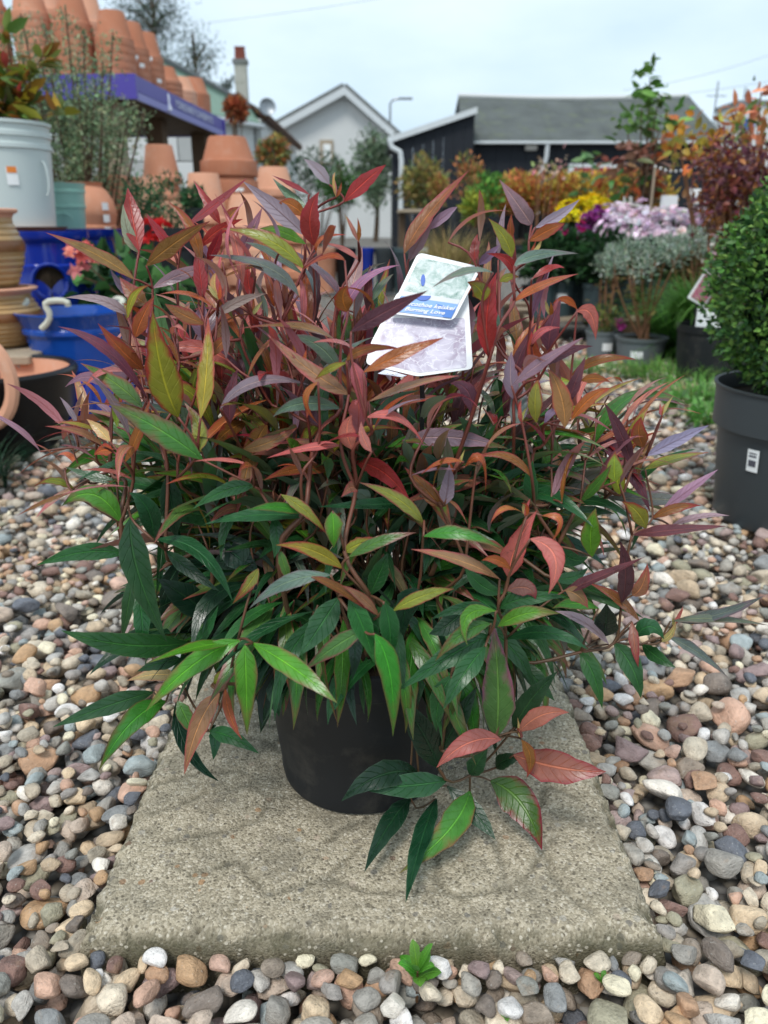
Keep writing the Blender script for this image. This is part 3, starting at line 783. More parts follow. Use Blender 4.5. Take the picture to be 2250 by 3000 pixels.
# the rest of the foliage: inner, rear and overhanging leaves
TAGPOLY = (1060, 720, 1420, 1130)
HIDE = [(825, 2150, 1150, 2420), (560, 2150, 830, 2420)]
def auto_leaf(az, el, rad, Ls, kinds, droop, hang=False, slim=1.0):
    cz = .24; c0 = np.array([PC[0], PC[1]+.01, cz]); d = np.array([math.sin(az)*math.cos(el), -math.cos(az)*math.cos(el), math.sin(el)])
    base = c0+d*np.array([.27, .20, .28])*rad
    if d[1] < 0 and el > -.1: base[1] = c0[1]+d[1]*.15*rad
    if hang: base = np.array([PC[0]+math.sin(az)*.108, PC[1]-math.cos(az)*.105, rng.uniform(.205, .265)])
    dirv = d*.8+rng.normal(size=3)*.55+np.array([0, 0, droop]); dirv /= np.linalg.norm(dirv)
    if hang: dirv = np.array([math.sin(az)*.55, -math.cos(az)*.5, -.7])+rng.normal(size=3)*.25; dirv /= np.linalg.norm(dirv)
    L = Ls*rng.uniform(.6, 1.2); tip = base+dirv*L; side = np.cross(dirv, [0,0,1.]); side /= np.linalg.norm(side)+1e-9
    up = np.cross(side, dirv); mid_ = base+dirv*L*.5+up*L*rng.uniform(.04, .22)+side*L*rng.normal()*.05
    for p_ in (base, mid_, tip):
        u_, v_ = proj(p_)
        if TAGPOLY[0] < u_ < TAGPOLY[2] and TAGPOLY[1] < v_ < TAGPOLY[3] and p_[1] < .68: return
        if p_[1] < .60 and any(h[0] < u_ < h[2] and h[1] < v_ < h[3] for h in HIDE): return
        if p_[2] < SLAB_Z+.012: return
        if (u_ > 1640 and v_ < 1090) or (u_ < 260 and v_ < 1050): return
    if not hang and proj(mid_)[1] > 1500 and (base[1] < .575 or tip[1] < .55) : return
    rr2 = math.hypot(*(mid_[:2]-PC))
    if mid_[2] < .20 and rr2 < .104: return
    nn = up+rng.normal(size=3)*.45; nn -= dirv*(nn@dirv); nn /= np.linalg.norm(nn)
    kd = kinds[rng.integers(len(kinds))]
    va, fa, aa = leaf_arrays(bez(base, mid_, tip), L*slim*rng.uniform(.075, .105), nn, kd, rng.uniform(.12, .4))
    leafrecs.append((base, va, fa, aa, L*100))
for i in range(2300):
    az = rng.uniform(-math.pi, math.pi); el = math.asin(rng.uniform(-.35, .99)); rad = rng.uniform(.2, 1.0)**.6
    front = math.cos(az) > .1
    if front: rad *= .72 if el > .2 else .8
    z = .24+math.sin(el)*.28*rad
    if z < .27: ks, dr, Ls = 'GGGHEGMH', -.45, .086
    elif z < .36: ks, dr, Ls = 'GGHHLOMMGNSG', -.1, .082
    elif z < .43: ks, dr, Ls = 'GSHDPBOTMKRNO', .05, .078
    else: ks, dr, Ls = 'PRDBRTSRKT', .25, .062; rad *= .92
    if el < .25 and abs(math.sin(az)) > .5: rad *= .72
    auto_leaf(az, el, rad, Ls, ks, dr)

for i in range(230): auto_leaf(rng.uniform(-2.0, 2.0), rng.uniform(.35, 1.3), rng.uniform(.88, 1.12), .052, 'KTRKNTPB', .25, False, .8)
for i in range(150): auto_leaf(rng.uniform(-1.5, 1.5), -.3, 1, .080, 'GHGEGHM', -.9, True)
# stems: every leaf base is joined to the nearest one further in
K0 = np.array([PC[0], PC[1], SLAB_Z+ph-.02]); bases = np.array([r[0] for r in leafrecs]); dist = np.linalg.norm((bases-K0), axis=1)
order = np.argsort(dist); par = np.full(len(bases), -1); acc = []
for i in order:
    if acc:
        A_ = np.array(acc); df = bases[A_]-bases[i]; dd = np.sqrt(5.0*(df[:,0]**2+df[:,1]**2)+df[:,2]**2); ok = (dist[A_] < dist[i]-.008) & (df[:,2] < .03)
        if bases[i][2] < .235:
            va_, vb_ = bases[A_][:, :2]-PC, bases[i][:2]-PC; ok &= (va_@vb_) > .75*np.linalg.norm(va_, axis=1)*np.linalg.norm(vb_)
        score_ = dd+.25*dist[A_]; score_[~ok] = 9
        jn = int(np.argmin(score_))
        if score_[jn] < 9 and dist[i] > .07: par[i] = A_[jn]
    acc.append(i)
sub = np.ones(len(bases)); 
for i in order[::-1]:
    if par[i] >= 0: sub[par[i]] += sub[i]
kids = {}
for i in range(len(bases)): kids.setdefault(par[i], []).append(i)
chains = []; todo = [(None, i) for i in kids.get(-1, [])]
while todo:
    p_, i = todo.pop(); ch = [i]
    while kids.get(ch[-1]):
        ks = sorted(kids[ch[-1]], key=lambda q: -sub[q]); 
        for k_ in ks[1:]: todo.append((ch[-1], k_))
        ch.append(ks[0])
    chains.append((p_, ch))
m, nt, b, o = newmat('leucothoe_stem'); a = N(nt, 'ShaderNodeAttribute', attribute_name='h'); co = objco(nt)
c = ramp(nt, a.outputs['Fac'], [(.2, (.07,.06,.025)), (.34, (.13,.06,.03)), (.42, (.17,.022,.02)), (.6, (.19,.02,.022))])
c = mixc(nt, .4, c, ramp(nt, noise(nt, co, 60), [(.3, (.10,.05,.03)), (.7, (.22,.05,.03))])); nt.links.new(c, b.inputs['Base Color']); b.inputs['Roughness'].default_value = .5; M['stem'] = m
def smooth_path(pts):
    pts = np.array(pts); 
    if len(pts) == 2:
        s = np.linspace(0, 1, 5)[:, None]; mid_ = (pts[0]+pts[1])/2+np.array([0,0,1])*.12*np.linalg.norm(pts[1]-pts[0])
        return (1-s)**2*pts[0]+2*s*(1-s)*mid_+s*s*pts[1]
    o_ = []; n_ = len(pts)
    for i in range(n_-1):
        p0, p1, p2, p3 = pts[max(i-1,0)], pts[i], pts[i+1], pts[min(i+2,n_-1)]
        for s in (0, .25, .5, .75): o_.append(.5*((2*p1)+(-p0+p2)*s+(2*p0-5*p1+4*p2-p3)*s*s+(-p0+3*p1-3*p2+p3)*s**3))
    o_.append(pts[-1]); return np.array(o_)
chains.sort(key=lambda c_: -len(c_[1])-(10 if min(c_[1]) < n_manual else 0)); inv = -np.array(plant.location); small = MB(); stem_of = {}
for ci, (p_, ch) in enumerate(chains):
    ang = rng.uniform(0, 6.28); st = bases[p_] if p_ is not None else np.array([PC[0]+.02*math.cos(ang), PC[1]+.02*math.sin(ang), K0[2]])
    pts = [st]+[bases[i] for i in ch]
    if pts[1][2] < .21 and math.hypot(*(st[:2]-PC)) < .10:
        dr_ = pts[1][:2]-PC; dr_ = dr_/np.linalg.norm(dr_); pts.insert(1, np.array([*(PC+dr_*.103), SLAB_Z+ph+.022]))
    sp_ = smooth_path(pts)
    r_a = .0009+.00024*math.sqrt(sub[ch[0]]); rad_ = np.linspace(min(r_a, .0028), .0008, len(sp_))
    if ci < 120:
        mb = MB(); mb.tube(sp_+inv, rad_, 5); hh_ = np.vstack(mb.v)[:, 2]+SLAB_Z
        so_ = mb.build('stem', M['stem'], plant, True, h=hh_)
        for i in ch: stem_of[i] = so_
    else: small.tube(sp_+inv, rad_, 4)
hh_ = np.vstack(small.v)[:, 2]+SLAB_Z; stuff(small.build('twigs', M['stem'], plant, True, h=hh_))
sizes = np.array([r[4] for r in leafrecs]); 
cand = sorted([i for i in range(len(leafrecs)) if i in stem_of], key=lambda i: (-(sizes[i]), bases[i][1]))[:300]
indiv = set(cand); V_ = []; F_ = []; AT = {}; off = 0
for i, (b3, va, fa, aa, _) in enumerate(leafrecs):
    if i in indiv: mobj('leaf', va+inv, fa, M['leaf'], stem_of[i], True, **aa)
    else:
        V_.append(va+inv); F_.append(np.array(fa)+off); off += len(va)
        for k_, q in aa.items(): AT.setdefault(k_, []).append(q)
stuff(mobj('foliage', np.vstack(V_), np.vstack(F_), M['leaf'], plant, True, **{k_: np.concatenate(q) for k_, q in AT.items()}))

# ------------------------------------------------------------------ plant label
EX = lambda p, Y: P(p[0], p[1], Y)
def plate(name, px, Ys, th, mat, parent, rad=.0):
    p = np.array([EX(q, y) for q, y in zip(px, Ys)])
    if rad > 0:
        o_ = []; n_ = len(p)
        for i in range(n_):
            a_, b_, c_ = p[i-1], p[i], p[(i+1) % n_]; u = (a_-b_)/np.linalg.norm(a_-b_); v = (c_-b_)/np.linalg.norm(c_-b_)
            for s in (0, .25, .5, .75, 1): o_.append(b_+(1-s)**2*u*rad+s*s*v*rad)
        p = np.array(o_)
    n = np.cross(p[len(p)//3]-p[0], p[2*len(p)//3]-p[0]); n /= np.linalg.norm(n)
    if n@(CAMP-p[0]) < 0: n = -n
    k_ = len(p); loc = np.array(parent.location) if parent else 0
    v = np.vstack([p+n*th, p])-loc; idx = tuple(range(k_))
    f_ = [idx, tuple(range(2*k_-1, k_-1, -1))]+[(i, k_+i, k_+(i+1) % k_, (i+1) % k_) for i in range(k_)]
    return mobj(name, v, f_, mat, parent)
def print_mat(name, cols, s1, s2, dist=2.5):
    m, nt, b, o = newmat(name); co = objco(nt)
    n1 = N(nt, 'ShaderNodeTexNoise', Scale=s1, Detail=5, Distortion=dist); nt.links.new(co, n1.inputs['Vector'])
    v = N(nt, 'ShaderNodeTexVoronoi', Scale=s2, feature='DISTANCE_TO_EDGE'); nt.links.new(n1.outputs['Color'], v.inputs['Vector'])
    v.inputs['Scale'].default_value = 1
    mpp = N(nt, 'ShaderNodeMapping'); mpp.inputs['Scale'].default_value = (s2*1.6, s2*1.6, s2*6); mpp.inputs['Rotation'].default_value = (.2, .5, .3)
    vadd = N(nt, 'ShaderNodeVectorMath', operation='MULTIPLY_ADD'); nt.links.new(n1.outputs['Color'], vadd.inputs[0]); vadd.inputs[1].default_value = (.02,.02,.02); nt.links.new(co, vadd.inputs[2]); nt.links.new(vadd.outputs[0], mpp.inputs[0]); nt.links.new(mpp.outputs[0], v.inputs['Vector'])
    c = ramp(nt, n1.outputs['Fac'], [(.28, cols[0]), (.45, cols[1]), (.58, cols[2]), (.72, cols[3])])
    c = mixc(nt, ramp(nt, v.outputs['Distance'], [(.0, .8), (.06, 0)]), c, cols[3])
    nt.links.new(c, b.inputs['Base Color']); b.inputs['Roughness'].default_value = .25; return m
M['pr_low'] = print_mat('purple_foliage_print', [(.30,.22,.32),(.48,.44,.54),(.62,.58,.68),(.78,.76,.82)], 60, 45, .8)
M['pr_up'] = print_mat('green_foliage_print', [(.14,.26,.22),(.34,.46,.42),(.52,.60,.58),(.72,.76,.74)], 120, 90, .8)
M['pr_sky'] = simple('pale_paving_print', (.62,.64,.66), .3, .1, 60, 0)
M['pr_blue'] = simple('blue_print', (.03,.17,.55), .28, .05, 10, 0)
M['pr_blue_l'] = simple('light_blue_print', (.18,.36,.74), .28, .05, 10, 0)
M['pr_dark'] = simple('cut_slot_blue', (.012,.10,.48), .3, .05, 10, 0)
M['gloss_white'] = simple('gloss_white_card', (.83,.84,.85), .25, .02, 10, 0)
S_ = .2411; Z2 = lambda x, y: (1050+x*S_, 720+y*S_)
lab = thing('plant_label', P(1235, 1110, .60), 'white plastic plant label with blue title band and two foliage pictures, stuck among the leaves', 'plant label')
def Yl(y, front=0): return .585+(1110-y)/370*.055-front      # the card leans back
low = [Z2(85,1440), Z2(150,1185), Z2(330,840), Z2(480,560), Z2(1330,560), Z2(1390,1500), Z2(720,1592)]
plate('back_card', low, [Yl(q[1]) for q in low], .0007, M['gloss_white'], lab, .004)
pl_ = [Z2(195,1420), Z2(215,1200), Z2(345,880), Z2(1290,880), Z2(1315,1480), Z2(735,1545)]
plate('back_card_picture', pl_, [Yl(q[1], .0006) for q in pl_], .0004, M['pr_low'], lab, .002)
up_ = [Z2(725,85), Z2(1495,265), Z2(1155,915), Z2(365,825)]
plate('front_card', up_, [Yl(q[1], .009) for q in up_], .0007, M['gloss_white'], lab, .005)
def in_up(u, v):
    tl, tr, br, bl = map(np.array, up_); t = tl+(tr-tl)*u; b_ = bl+(br-bl)*u; return tuple(t+(b_-t)*v)
def upq(name, qs, lift, mat, rad=0): 
    pp = [in_up(*q) for q in qs]; return plate(name, pp, [Yl(q[1], .009+lift) for q in pp], .0003, mat, lab, rad)
upq('front_card_picture', [(.055,.06),(.945,.06),(.945,.62),(.055,.62)], .0010, M['pr_up'], .002)
upq('paving_strip', [(.055,.62),(.945,.62),(.945,.70),(.055,.70)], .0010, M['pr_sky'])
upq('title_band', [(.055,.70),(.945,.70),(.945,.955),(.055,.955)], .0010, M['pr_blue_l'], .001)
upq('title_band_corner', [(.62,.74),(.945,.80),(.945,.955),(.83,.955)], .0014, M['pr_blue'])
# hanger slot: an oval and a half disc
def disc(name, cx, cy, rx, ry, a0, a1, rot, mat):
    aa = np.linspace(a0, a1, 18); pp = [Z2(cx+rx*math.cos(a)*math.cos(rot)-ry*math.sin(a)*math.sin(rot), cy+rx*math.cos(a)*math.sin(rot)+ry*math.sin(a)*math.cos(rot)) for a in aa]
    plate(name, pp, [Yl(q[1], .0106) for q in pp], .0003, mat, lab)
disc('hanger_slot', 785, 420, 27, 72, 0, 2*math.pi-.3, .05, M['pr_dark'])
disc('hanger_flap', 785, 608, 95, 60, 0, math.pi, .02, M['pr_dark'])
def text_on(body, pA, pB, pU, mat, parent, name='lettering', shear=.25, bold=.02, ext=.0002):
    cu = bpy.data.curves.new('t', 'FONT'); cu.body = body; cu.size = 1; cu.shear = shear; cu.offset = bold; cu.extrude = 0; cu.resolution_u = 2
    to = bpy.data.objects.new('t', cu); COL.objects.link(to); dg = bpy.context.evaluated_depsgraph_get(); dg.update()
    me = bpy.data.meshes.new_from_object(to.evaluated_get(dg)); bpy.data.objects.remove(to); me.name = name
    v = np.zeros(len(me.vertices)*3, np.float32); me.vertices.foreach_get('co', v); v = v.reshape(-1, 3)
    w_ = v[:,0].max()-v[:,0].min(); x = (v[:,0]-v[:,0].min())/w_; y = v[:,1]/.73
    X = pB-pA; U = pU-pA; nn = np.cross(X, U); nn /= np.linalg.norm(nn)
    if nn@(CAMP-pA) < 0: nn = -nn
    q = pA+x[:,None]*X+y[:,None]*U+nn*ext-(np.array(parent.location) if parent else 0)
    me.vertices.foreach_set('co', q.astype(np.float32).ravel()); me.update(); me.materials.append(mat)
    o_ = bpy.data.objects.new(name, me); COL.objects.link(o_); o_.parent = parent; return o_
def upt(body, a, b_, u):
    f = lambda q: P(*Z2(*q), Yl(Z2(*q)[1], .0107)); text_on(body, f(a), f(b_), f(u), M['gloss_white'], lab, ext=.0003)
upt('Leucothoe keiskei', (500,712), (1165,786), (522,664))
upt('Burning Love', (560,786), (1045,840), (578,740))
tab = [Z2(235,1555), Z2(330,1505), Z2(590,1580), Z2(520,1598)]
plate('tab', tab, [Yl(q[1], .002) for q in tab], .0005, M['print'], lab)
f = lambda q: P(*Z2(*q), Yl(Z2(*q)[1], .003)); text_on('NMI', f((330,1560)), f((470,1580)), f((335,1520)), M['gloss_white'], lab, ext=.0004)
sb = MB(); sb.tube([P(1235,1090,.592), P(1238,1180,.60), np.array([.03,.64,.25]), np.array([.02,.645,SLAB_Z+ph-.03])], [.0022,.0022,.0022,.0018], 6)
so_ = sb.build('stake', M['plastic'], lab, True)
so_.data.transform(Matrix.Translation(-Vector(lab.location)))

# ------------------------------------------------------------------ foliage builders
def jitc(pal, n, s=.18):
    pal = np.array(pal); c = pal[rng.integers(len(pal), size=n)]; return c*np.exp(rng.normal(size=(n,1))*s)*np.exp(rng.normal(size=(n,3))*.06)
def leaf_cloud(pts, dirs, L, W, cols, curl=.12):
    """one folded, pointed blade per point; larger blades get a rounder outline"""
    n = len(pts); d = dirs/(np.linalg.norm(dirs, axis=1, keepdims=True)+1e-9); Lm = float(np.mean(L)); L = np.broadcast_to(L, (n,))[:,None]; W = np.broadcast_to(W, (n,))[:,None]
    r = rng.normal(size=(n,3)); r[:,2] += .9; s = np.cross(d, r); s /= np.linalg.norm(s, axis=1, keepdims=True)+1e-9; u = np.cross(s, d)
    b = pts; t = pts+d*L-u*L*curl
    if Lm < .030:
        m1 = pts+d*L*.45; v = np.stack([b, m1+s*W*.5+u*W*.12, m1, m1-s*W*.5+u*W*.12, t], 1).reshape(-1,3); k = 5; F = [[0,1,2],[1,4,2],[0,2,3],[2,4,3]]
    else:
        m1 = pts+d*L*.28+u*L*.03; m2 = pts+d*L*.66+u*L*(.02-curl*.3); e = u*W*.12
        v = np.stack([b, m1+s*W*.44+e, m1, m1-s*W*.44+e, m2+s*W*.40+e, m2, m2-s*W*.40+e, t], 1).reshape(-1,3); k = 8; F = [[0,1,2],[0,2,3],[1,4,5],[1,5,2],[2,5,6],[2,6,3],[4,7,5],[5,7,6]]
    i = np.arange(n)[:,None]*k; return v, np.concatenate([i+[q] for q in F]), np.repeat(cols, k, 0)
def blob_pts(c, r, n, clumps=14, spread=.35, shell=.5):
    q = rng.normal(size=(clumps,3)); q /= np.linalg.norm(q, axis=1, keepdims=True); q *= (shell+(1-shell)*rng.random((clumps,1)))*.82
    p = q[rng.integers(clumps, size=n)]+rng.normal(size=(n,3))*spread
    l = np.linalg.norm(p, axis=1, keepdims=True); p = np.where(l > 1.08, p/l*1.05*rng.uniform(.8,1,(n,1)), p)
    d = p/(np.linalg.norm(p, axis=1, keepdims=True)+1e-6)
    return np.asarray(c)+p*np.asarray(r), d
class FC:
    def __init__(s): s.v=[]; s.f=[]; s.c=[]; s.n=0
    def add(s, v, f, c):
        s.v.append(v); s.f.append(f+s.n); s.c.append(c); s.n += len(v); return s
    def build(s, name, mat, parent=None):
        V = np.vstack(s.v); 
        if parent is not None: V = V-np.array(parent.location)
        return stuff(mobj(name, V, np.vstack(s.f), mat, parent, False, col=np.vstack(s.c)))
    def bush(s, c, r, n, L, W, pal, clumps=14, spread=.35, shell=.5, up=.4, jit=.25):
        p, d = blob_pts(c, r, n, clumps, spread, shell); d = d+rng.normal(size=d.shape)*.6; d[:,2] += up
        return s.add(*leaf_cloud(p, d, L*rng.uniform(.7,1.25,n), W*rng.uniform(.7,1.2,n), jitc(pal, n, jit)))
    def rosettes(s, c, r, n, R, pal, petals=8, clumps=12, top=True):
        p, d = blob_pts(c, r, n, clumps, .3, .8)
        if top: p[:,2] = np.maximum(p[:,2], c[2]-.25*r[2]); d[:,2] = np.abs(d[:,2])+.35
        d /= np.linalg.norm(d, axis=1, keepdims=True)
        a = rng.normal(size=d.shape); e1 = np.cross(d, a); e1 /= np.linalg.norm(e1, axis=1, keepdims=True); e2 = np.cross(d, e1)
        cols = jitc(pal, n, .15)
        for k_ in range(petals):
            t = 2*math.pi*k_/petals; dd = e1*math.cos(t)+e2*math.sin(t)+d*.5
            s.add(*leaf_cloud(p, dd, R*rng.uniform(.8,1.1,n), R*.75, cols*rng.uniform(.85,1.15,(n,1)), .3))
        return s
    def grass(s, c, r, n, H, pal, droop=.6, wid=.003, seg=5):
        a = rng.uniform(0, 2*math.pi, n); rad = np.sqrt(rng.random(n)); b = np.asarray(c)+np.stack([r[0]*rad*np.cos(a), r[1]*rad*np.sin(a), np.zeros(n)], 1)
        az = a+rng.normal(size=n)*.7; h = H*rng.uniform(.55, 1.1, n); dr = droop*rng.uniform(.3, 1.3, n)
        out = np.stack([np.cos(az), np.sin(az), np.zeros(n)], 1); side = np.stack([-np.sin(az), np.cos(az), np.zeros(n)], 1)
        vs = []
        for k_ in range(seg+1):
            t = k_/seg; p = b+out*(h*dr*t**1.8)[:,None]; p[:,2] += h*(t-dr*.45*t**2.6); wv = wid*(1-t**2)*.5+.0003
            vs += [p-side*wv, p+side*wv]
        v = np.stack(vs, 1).reshape(-1,3); k2 = 2*(seg+1); i = np.arange(n)[:,None]*k2; f = []
        for k_ in range(seg): f += [i+[[2*k_, 2*k_+1, 2*k_+3]], i+[[2*k_, 2*k_+3, 2*k_+2]]]
        return s.add(v, np.concatenate(f), np.repeat(jitc(pal, n, .3), k2, 0))
GRN = [(.05,.13,.03),(.07,.17,.04),(.035,.09,.028)]; DGRN = [(.02,.06,.02),(.03,.08,.025),(.015,.045,.018)]
ORG = [(.50,.17,.03),(.55,.27,.04),(.42,.10,.03),(.50,.33,.05),(.36,.24,.04)]
def nursery_pot(parent, r, h, mat, taper=.8, sticker=None, z=0):
    mb = MB(); rb = r*taper
    mb.lathe([(0,.004+z),(rb,z),(r*.95,h*.86+z),(r,h*.87+z),(r*1.03,h+z),(r*.95,h+z),(r*.93,h*.88+z)], 32); p = mb.build('pot', mat, parent, True)
    MB().lathe([(0,h*.9+z),(r*.94,h*.885+z)], 24).build('soil', M['soil'], parent)
    if sticker is not None:
        a, zz, ww, hh = sticker; rr = rb+(r*.95-rb)*(zz/(h*.86))+.0012; da = ww/rr/2; v = []
        for t in np.linspace(a-da, a+da, 5): 
            for q in (-hh/2, hh/2): v.append((rr*math.sin(t)+0, -rr*math.cos(t), zz+q+z))
        mobj('price_sticker', v, [(2*i, 2*i+2, 2*i+3, 2*i+1) for i in range(4)], M['white'], p)
    return p
def stems(parent, b0, tips, r, mat, name='stems'):
    mb = MB(); loc = np.array(parent.location)
    for t in tips:
        b_ = np.asarray(b0)+np.append(rng.normal(size=2)*.012, 0); mid_ = (b_+t)/2+np.append(rng.normal(size=2)*.012, .01); mb.tube(bez(b_, mid_, np.asarray(t, float), 6)-loc, np.linspace(r, r*.45, 7), 5)
    return mb.build(name, mat, parent, True)

# ------------------------------------------------------------------ box ball in grey pot, right
Yb_ = 1.40; bxp = G(2365, 1640)
bx_ = thing('box_topiary', (.80, Yb_+.03, .004), 'clipped box ball of small glossy green leaves in tall slate grey pot on the gravel', 'potted plant')
bl_ = np.array(bx_.location); r_top, hgt = .168, .262
mb = MB(); mb.lathe([(0,.004),(r_top*.80,0),(r_top*.815,.006),(r_top*.90,hgt-.088),(r_top*.905,hgt-.08),(r_top*.965,hgt-.078),(r_top*.985,hgt-.006),(r_top*1.005,hgt-.004),(r_top*1.01,hgt),(r_top*.97,hgt),(r_top*.95,hgt-.03)], 72)
pt = mb.build('pot', M['greypot'], bx_, True); MB().lathe([(0,hgt-.02),(r_top*.955,hgt-.03)], 40).build('soil', M['soil'], bx_)
v = []; a0 = -1.0
for t in np.linspace(a0-.075, a0+.075, 5):
    for z in (.118, .160): rr = r_top*(.815+.09*z/(hgt-.09))+.0022; v.append((rr*math.sin(t), -rr*math.cos(t), z))
for z_a, z_b in ((.128,.140),(.146,.149),(.152,.154)):
    v2 = []
    for t in np.linspace(a0-.05, a0+.045, 4):
        for z in (z_a, z_b): rr = r_top*(.815+.09*z/(hgt-.09))+.0030; v2.append((rr*math.sin(t), -rr*math.cos(t), z))
    mobj('sticker_print', v2, [(2*i,2*i+2,2*i+3,2*i+1) for i in range(3)], M['ink'], pt)
stk = mobj('price_sticker', v, [(2*i,2*i+2,2*i+3,2*i+1) for i in range(4)], M['white'], pt)
fc = FC(); cb_ = bl_+np.array([.0, 0, hgt+.175]); nB = 15000
d = rng.normal(size=(nB,3)); d /= np.linalg.norm(d, axis=1, keepdims=True)
lump = 1+.05*np.sin(d[:,0]*9+2)*np.sin(d[:,2]*8)+.04*np.sin(d[:,1]*13+d[:,2]*7)+.05*np.sin(d[:,0]*23)*np.sin(d[:,2]*19+1)*np.sin(d[:,1]*21)
rad = lump*(1-.24*rng.random(nB)**1.5); shp = np.array([.202,.202,.225]); tp = np.where(d[:,2] < -.2, 1-.15*(-d[:,2]-.2), 1)
pts = cb_+d*shp*(rad*tp)[:,None]; dd = d+rng.normal(size=d.shape)*.75; dd[:,2] += .35
pal = [(.075,.18,.035),(.12,.26,.05),(.05,.12,.035),(.18,.33,.07),(.035,.09,.03)]
cl = jitc(pal, nB, .25)
hi = (np.sin(pts[:,0]*38+1)*np.sin(pts[:,2]*41)*np.sin(pts[:,1]*35) > .25); cl[hi] *= 1.5
fc.add(*leaf_cloud(pts, dd, rng.uniform(.010,.018,nB), rng.uniform(.007,.011,nB), cl)); fc.build('foliage', M['fol'], bx_)
mb = MB(); mb.tube([(0,0,hgt-.03),(.004,.003,hgt+.04),(0,0,hgt+.2)], [.012,.010,.006], 8); mb.build('stem', M['bark'], bx_, True)
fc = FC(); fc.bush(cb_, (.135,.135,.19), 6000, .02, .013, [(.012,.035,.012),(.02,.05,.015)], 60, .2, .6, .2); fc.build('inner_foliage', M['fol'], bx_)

# ------------------------------------------------------------------ pots on the left
def lathe_thing(name, loc, prof, mat, label, cat, group=None, n=48, part='body'):
    t = thing(name, loc, label, cat, group); MB().lathe(prof, n).build(part, mat, t, True); return t
# black pot lined with terracotta
t = thing('glazed_pot', (-.985, 1.93, .012), 'wide black glazed pot with bare terracotta inside, rim up, beside the blue pots', 'pot'); R0 = .205
MB().lathe([(0,0),(.13,0),(.142,.012),(.186,.10),(.200,.178),(.204,.184),(R0,.196),(.200,.203),(.19,.203),(.184,.196)], 64).build('body', M['blackpot'], t, True)
MB().lathe([(.1845,.1955),(.178,.15),(.150,.05),(.13,.03),(0,.028)], 64).build('lining', M['terra_l'], t, True)
# blue pots
zlow = .0
t = thing('blue_pot', (P(255,1090,2.30)[0], 2.30, .0), 'upturned deep blue glazed pot carrying the blue pot with rope handles', 'pot')
MB().lathe([(.150,0),(.152,.012),(.146,.024),(.138,.03),(.128,.128),(.118,.136),(0,.136)], 48).build('body', M['blue'], t, True)
xr = P(212,915,2.30)[0]
t = thing('blue_planter', (xr, 2.30, .1365), 'wide bright blue glazed pot with white rope handles on its rim', 'pot')
hb = .18
MB().lathe([(0,0),(.098,0),(.105,.006),(.126,.085),(.136,.115),(.143,.122),(.143,.132),(.139,.137),(.153,.168),(.160,.176),(.160,hb),(.150,hb),(.142,hb-.02),(.12,.02),(0,.015)], 64).build('body', M['blue_l'], t, True)
for sx, a0 in ((-1, 0), (1, 0), (.12, 1)):
    mb = MB(); q = np.linspace(0, 1, 11); cx = sx*.138
    if a0 == 0:
        pth = np.stack([cx+.02*np.sin(q*6), -.05+.1*q, hb+.006+.025*np.sin(q*math.pi)], 1)
    else:
        pth = np.stack([-.03+.075*q+.015*np.sin(q*9), -.153-.006*np.sin(q*3), hb-.035+.075*np.sin(q*2.2)], 1)
    mb.tube(pth, .0085, 8); mb.build('rope_handle', M['rope'], t, True)
def blue_jar(cx, Y, label, hole=None, h=.545, r=.118):
    t = thing('strawberry_pot', (P(cx,760,Y)[0], Y, 0), label, 'pot')
    MB().lathe([(0,0),(r*.72,0),(r*.75,.01),(r*.92,h*.30),(r*1.02,h*.55),(r*1.04,h*.66),(r*.95,h*.76),(r*.97,h*.785),(r*.97,h*.80),(r*.90,h*.81),(r*.90,h*.93),(r*.97,h*.945),(r*1.0,h*.965),(r*1.0,h),(r*.9,h),(r*.85,h*.9),(r*.80,h*.6),(0,h*.58)], 56).build('body', M['blue'], t, True)
    if hole:
        a, z = hole; n_ = np.array([math.sin(a), -math.cos(a), 0]); e = np.array([math.cos(a), math.sin(a), 0]); rr = r*.99
        pth = [n_*(rr+.012)*1.0+e*.052*math.cos(q)+np.array([0,0,z+.055*math.sin(q)])-n_*.010*abs(math.cos(q))*1.6 for q in np.linspace(0, 2*math.pi, 25)]
        MB().tube(pth, .007, 8, False).build('pocket_rim', M['blue'], t, True)
        c_ = n_*(rr+.007); v = [c_+np.array([0,0,z])]+[c_+e*.05*math.cos(q)+np.array([0,0,z+.053*math.sin(q)])-n_*.011*abs(math.cos(q))*1.6 for q in np.linspace(0, 2*math.pi, 25)[:-1]]
        mobj('pocket_soil', v, [(0, i+1, (i+1) % 24+1) for i in range(24)], M['soil'], t)
    return t
blue_jar(140, 2.72, 'tall dark blue glazed strawberry pot with round side pocket under the pale grey bucket', (.38, .375), .53, .142)
blue_jar(255, 3.05, 'tall dark blue glazed pot under the mint green bucket', None, .535, .150)
# saucer and buckets standing on the blue pots
x1 = P(30,500,2.80)[0]
lathe_thing('saucer', (P(60,668,2.74)[0], 2.74, .531), [(0,0),(.135,0),(.15,.012),(.146,.012),(.13,.006),(0,.006)], M['terra_b'], 'terracotta saucer between the blue pot and the pale grey bucket', 'saucer')
t = thing('bucket', (P(20,500,2.74)[0], 2.74, .538), 'tall pale grey bucket with ribbed top and orange price sticker, holding a leafy plant', 'bucket'); hB = .315; rB = .148
bb_ = MB().lathe([(0,0),(rB*.86,0),(rB*.965,hB*.74),(rB*1.0,hB*.75),(rB*1.0,hB*.79),(rB*.97,hB*.80),(rB*.98,hB*.85),(rB*1.01,hB*.86),(rB*1.01,hB*.90),(rB*.98,hB*.91),(rB*.99,hB*.96),(rB*1.03,hB*.97),(rB*1.03,hB),(rB*.97,hB),(rB*.94,hB*.9)], 56).build('body', M['grey_bucket'], t, True)
